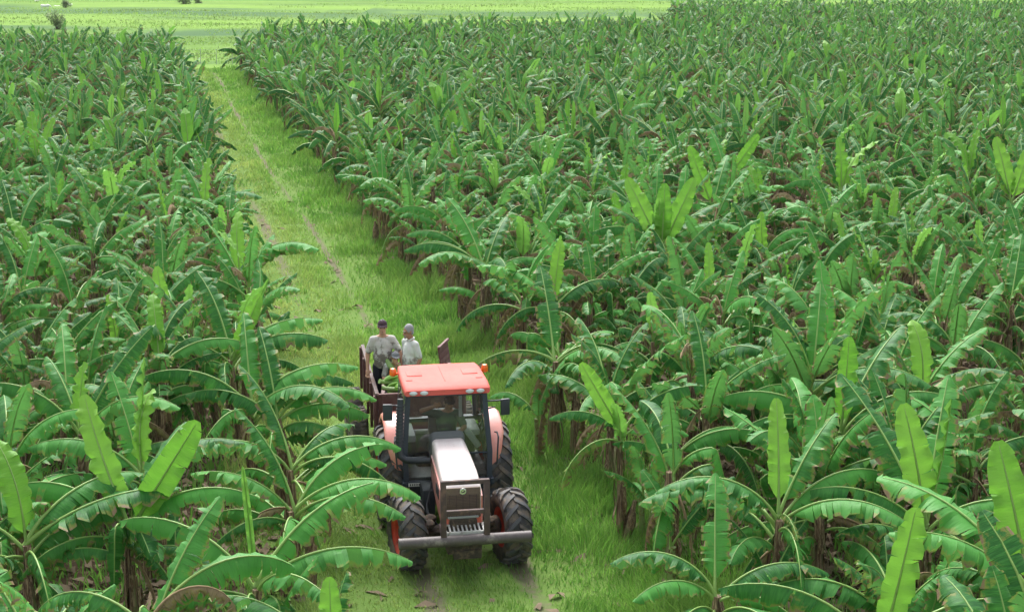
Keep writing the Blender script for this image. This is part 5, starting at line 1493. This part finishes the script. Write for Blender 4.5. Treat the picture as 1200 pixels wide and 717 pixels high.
# ------------------------------------------------------------------ far meadow: bushes, livestock, fence
M['bush'] = m_grass('bush_leaves', (0.16, 0.25, 0.11), (0.27, 0.38, 0.16), (0.33, 0.37, 0.2), .5)
M['bark'] = m_simple('bark', (0.12, 0.09, 0.065), .9, var=.4)
M['hide'] = m_simple('white_hide', (0.78, 0.78, 0.74), .8)
def bush(x, y, r, h, label, seed, lean=0):
    rg = np.random.default_rng(seed)
    z = meadow_z(x, y)
    root = empty('bush', (x, y, z)); tag(root, label, 'bush', None)
    m = MB()
    for k in range(6):
        a = rg.uniform(0, 6.28); m.tube([(0, 0, -.1), (.25 * r * math.cos(a), .25 * r * math.sin(a), h * .4), (.6 * r * math.cos(a), .6 * r * math.sin(a), h * .8)], [.07 * r, .045 * r, .015 * r], 5)
    m.build('trunk', M['bark'], root)
    n = 800
    cl = rg.normal(0, 1, (14, 3)) * (r * .42, r * .42, h * .22) + (0, 0, h * .58)
    P_ = cl[rg.integers(0, 14, n)] + rg.normal(0, 1, (n, 3)) * (r * .18, r * .18, h * .12)
    P_[:, 2] = np.abs(P_[:, 2])
    sz = rg.uniform(.10, .22, n) * (r / 1.5) ** .5
    A = rg.normal(0, 1, (n, 3)); A /= np.linalg.norm(A, axis=1)[:, None]; B = np.cross(A, rg.normal(0, 1, (n, 3))); B /= np.linalg.norm(B, axis=1)[:, None]
    V = np.stack([P_ - A * sz[:, None], P_ + B * sz[:, None] * .5, P_ + A * sz[:, None], P_ - B * sz[:, None] * .5], 1).reshape(-1, 3)
    link('crown', np_mesh('crown', V, [np.arange(n * 4).reshape(-1, 4)], [M['bush']], None, {'tone': np.repeat(rg.uniform(0, 1, n), 4), 'yellow': np.repeat(rg.uniform(0, .4, n), 4)}, False), root)
for i_, (px, py, r, h, lab) in enumerate(((216, 7, 1.15, 1.7, 'round grey green bush standing alone in the far meadow, top left'), (232, 6, .55, .9, 'small low bush right of the round one in the far meadow'),
        (77, 11, .75, 1.3, 'thin grey bush among the white animals in the far meadow'), (67, 33, 1.0, 1.9, 'sparse dark shrub rising just behind the left banana block'))):
    q_ = unproj(px, py, .35); bush(q_.x, q_.y, r, h, lab, 40 + i_)
def animal(px, py, L_, az, label):
    q_ = unproj(px, py, .4); z = meadow_z(q_.x, q_.y) - .03
    root = empty('animal', (q_.x, q_.y, z), az); tag(root, label, 'animal')
    b = MB(); s_ = L_
    capsule(b, (-.42 * s_, 0, .50 * s_), .19 * s_, (.05 * s_, 0, .46 * s_), .17 * s_); capsule(b, (.05 * s_, 0, .46 * s_), .17 * s_, (.42 * s_, 0, .52 * s_), .21 * s_)
    capsule(b, (.5 * s_, 0, .58 * s_), .12 * s_, (.72 * s_, 0, .50 * s_), .08 * s_); capsule(b, (.72 * s_, 0, .48 * s_), .085 * s_, (.86 * s_, 0, .32 * s_), .055 * s_)
    for sy in (-1, 1):
        b.ball((.70 * s_, sy * .10 * s_, .53 * s_), (.03 * s_, .07 * s_, .025 * s_), 6, 4)
        capsule(b, (.40 * s_, sy * .1 * s_, .42 * s_), .07 * s_, (.41 * s_, sy * .1 * s_, .2 * s_), .04 * s_, 8); capsule(b, (.41 * s_, sy * .1 * s_, .2 * s_), .04 * s_, (.40 * s_, sy * .1 * s_, .03 * s_), .035 * s_, 8)
        capsule(b, (-.40 * s_, sy * .1 * s_, .42 * s_), .09 * s_, (-.34 * s_, sy * .1 * s_, .26 * s_), .05 * s_, 8); capsule(b, (-.34 * s_, sy * .1 * s_, .26 * s_), .045 * s_, (-.44 * s_, sy * .1 * s_, .18 * s_), .035 * s_, 8); capsule(b, (-.44 * s_, sy * .1 * s_, .18 * s_), .035 * s_, (-.43 * s_, sy * .1 * s_, .03 * s_), .035 * s_, 8)
    capsule(b, (-.58 * s_, 0, .58 * s_), .03 * s_, (-.66 * s_, 0, .3 * s_), .02 * s_, 6)
    fuse('body', b, M['hide'], root, .025 * s_, 2)
for (px, py, L_, az, lab) in ((53, 12, 1.0, 0, 'white animal grazing nearest, left of the thin grey bush in the far meadow'), (67, 8, .8, 2.9, 'white animal just left of the thin grey bush in the far meadow'),
        (83, 6, .7, 1.2, 'white animal just right of the thin grey bush in the far meadow'), (43, 3, .5, .3, 'small white animal farthest back at the top left of the meadow')):
    animal(px, py, L_, az, lab)
# thin wire fence across the end of the track
fn = empty('fence', (-22, 122, 0)); tag(fn, 'thin post and wire fence crossing the far end of the grass track', 'fence')
for k in range(9):
    m = MB(); m.tube([(-5 + k * 1.25, 0, -.1), (-5 + k * 1.25 + .03, 0, 1.2)], .022, 6); m.build('post', M['lgrey'], fn)
for z in (.5, .85, 1.15):
    m = MB(); m.tube([(-5, 0, z), (5, 0, z)], .006, 4); m.build('wire', M['lgrey'], fn)
# dark trees on the far right rim of the meadow
def far_tree(x, y, h, seed, label):
    rg = np.random.default_rng(seed); root = empty('tree', (x, y, meadow_z(x, y))); tag(root, label, 'tree')
    m = MB(); m.tube([(0, 0, -.2), (.1, 0, h * .3), (.2, .1, h * .7)], [.2, .15, .05], 7)
    for k in range(5):
        a = rg.uniform(0, 6.28); m.tube([(0.1, 0, h * .3), (h * .18 * math.cos(a), h * .18 * math.sin(a), h * .6)], [.1, .03], 5)
    m.build('trunk', M['bark'], root)
    n = 2600; cl = rg.normal(0, 1, (20, 3)) * (h * .24, h * .24, h * .15) + (0, 0, h * .58)
    P_ = cl[rg.integers(0, 20, n)] + rg.normal(0, 1, (n, 3)) * h * .075; sz = rg.uniform(.12, .3, n)
    A = rg.normal(0, 1, (n, 3)); A /= np.linalg.norm(A, axis=1)[:, None]; B = np.cross(A, rg.normal(0, 1, (n, 3))); B /= np.linalg.norm(B, axis=1)[:, None]
    V = np.stack([P_ - A * sz[:, None], P_ + B * sz[:, None] * .6, P_ + A * sz[:, None], P_ - B * sz[:, None] * .6], 1).reshape(-1, 3)
    link('crown', np_mesh('crown', V, [np.arange(n * 4).reshape(-1, 4)], [M['bush']], None, {'tone': np.repeat(rg.uniform(0, .5, n), 4), 'yellow': np.zeros(n * 4)}, False), root)
for k, (px, Y_, h) in enumerate(((1120, 268, 4.5), (1150, 262, 5.5), (1178, 266, 5), (1205, 260, 6))):
    far_tree((px - 600) / 1800 * Y_ * .98, Y_, h, 70 + k, ['dark tree first from the left at the top right rim of the meadow', 'dark tree second from the left at the top right rim', 'dark tree third from the left at the top right rim', 'dark tree cut by the right border at the top right rim'][k])

# ------------------------------------------------------------------ thin humid air
hz = MB(); hz.box((0, 820, 4.8), (1060, 1800, 11.6)); 
hzm = bpy.data.materials.new('humid_air'); hzm.use_nodes = True
hzt = hzm.node_tree; hzt.nodes.remove(hzt.nodes['Principled BSDF'])
pv = hzt.nodes.new('ShaderNodeVolumePrincipled'); pv.inputs['Color'].default_value = (0.9, 0.95, 1.0, 1); pv.inputs['Density'].default_value = 0.00009
hzt.links.new(pv.outputs[0], hzt.nodes['Material Output'].inputs['Volume'])
hzo = hz.build('haze', hzm); tag(hzo, 'thin humid haze over the fields', 'haze', None, 'stuff')
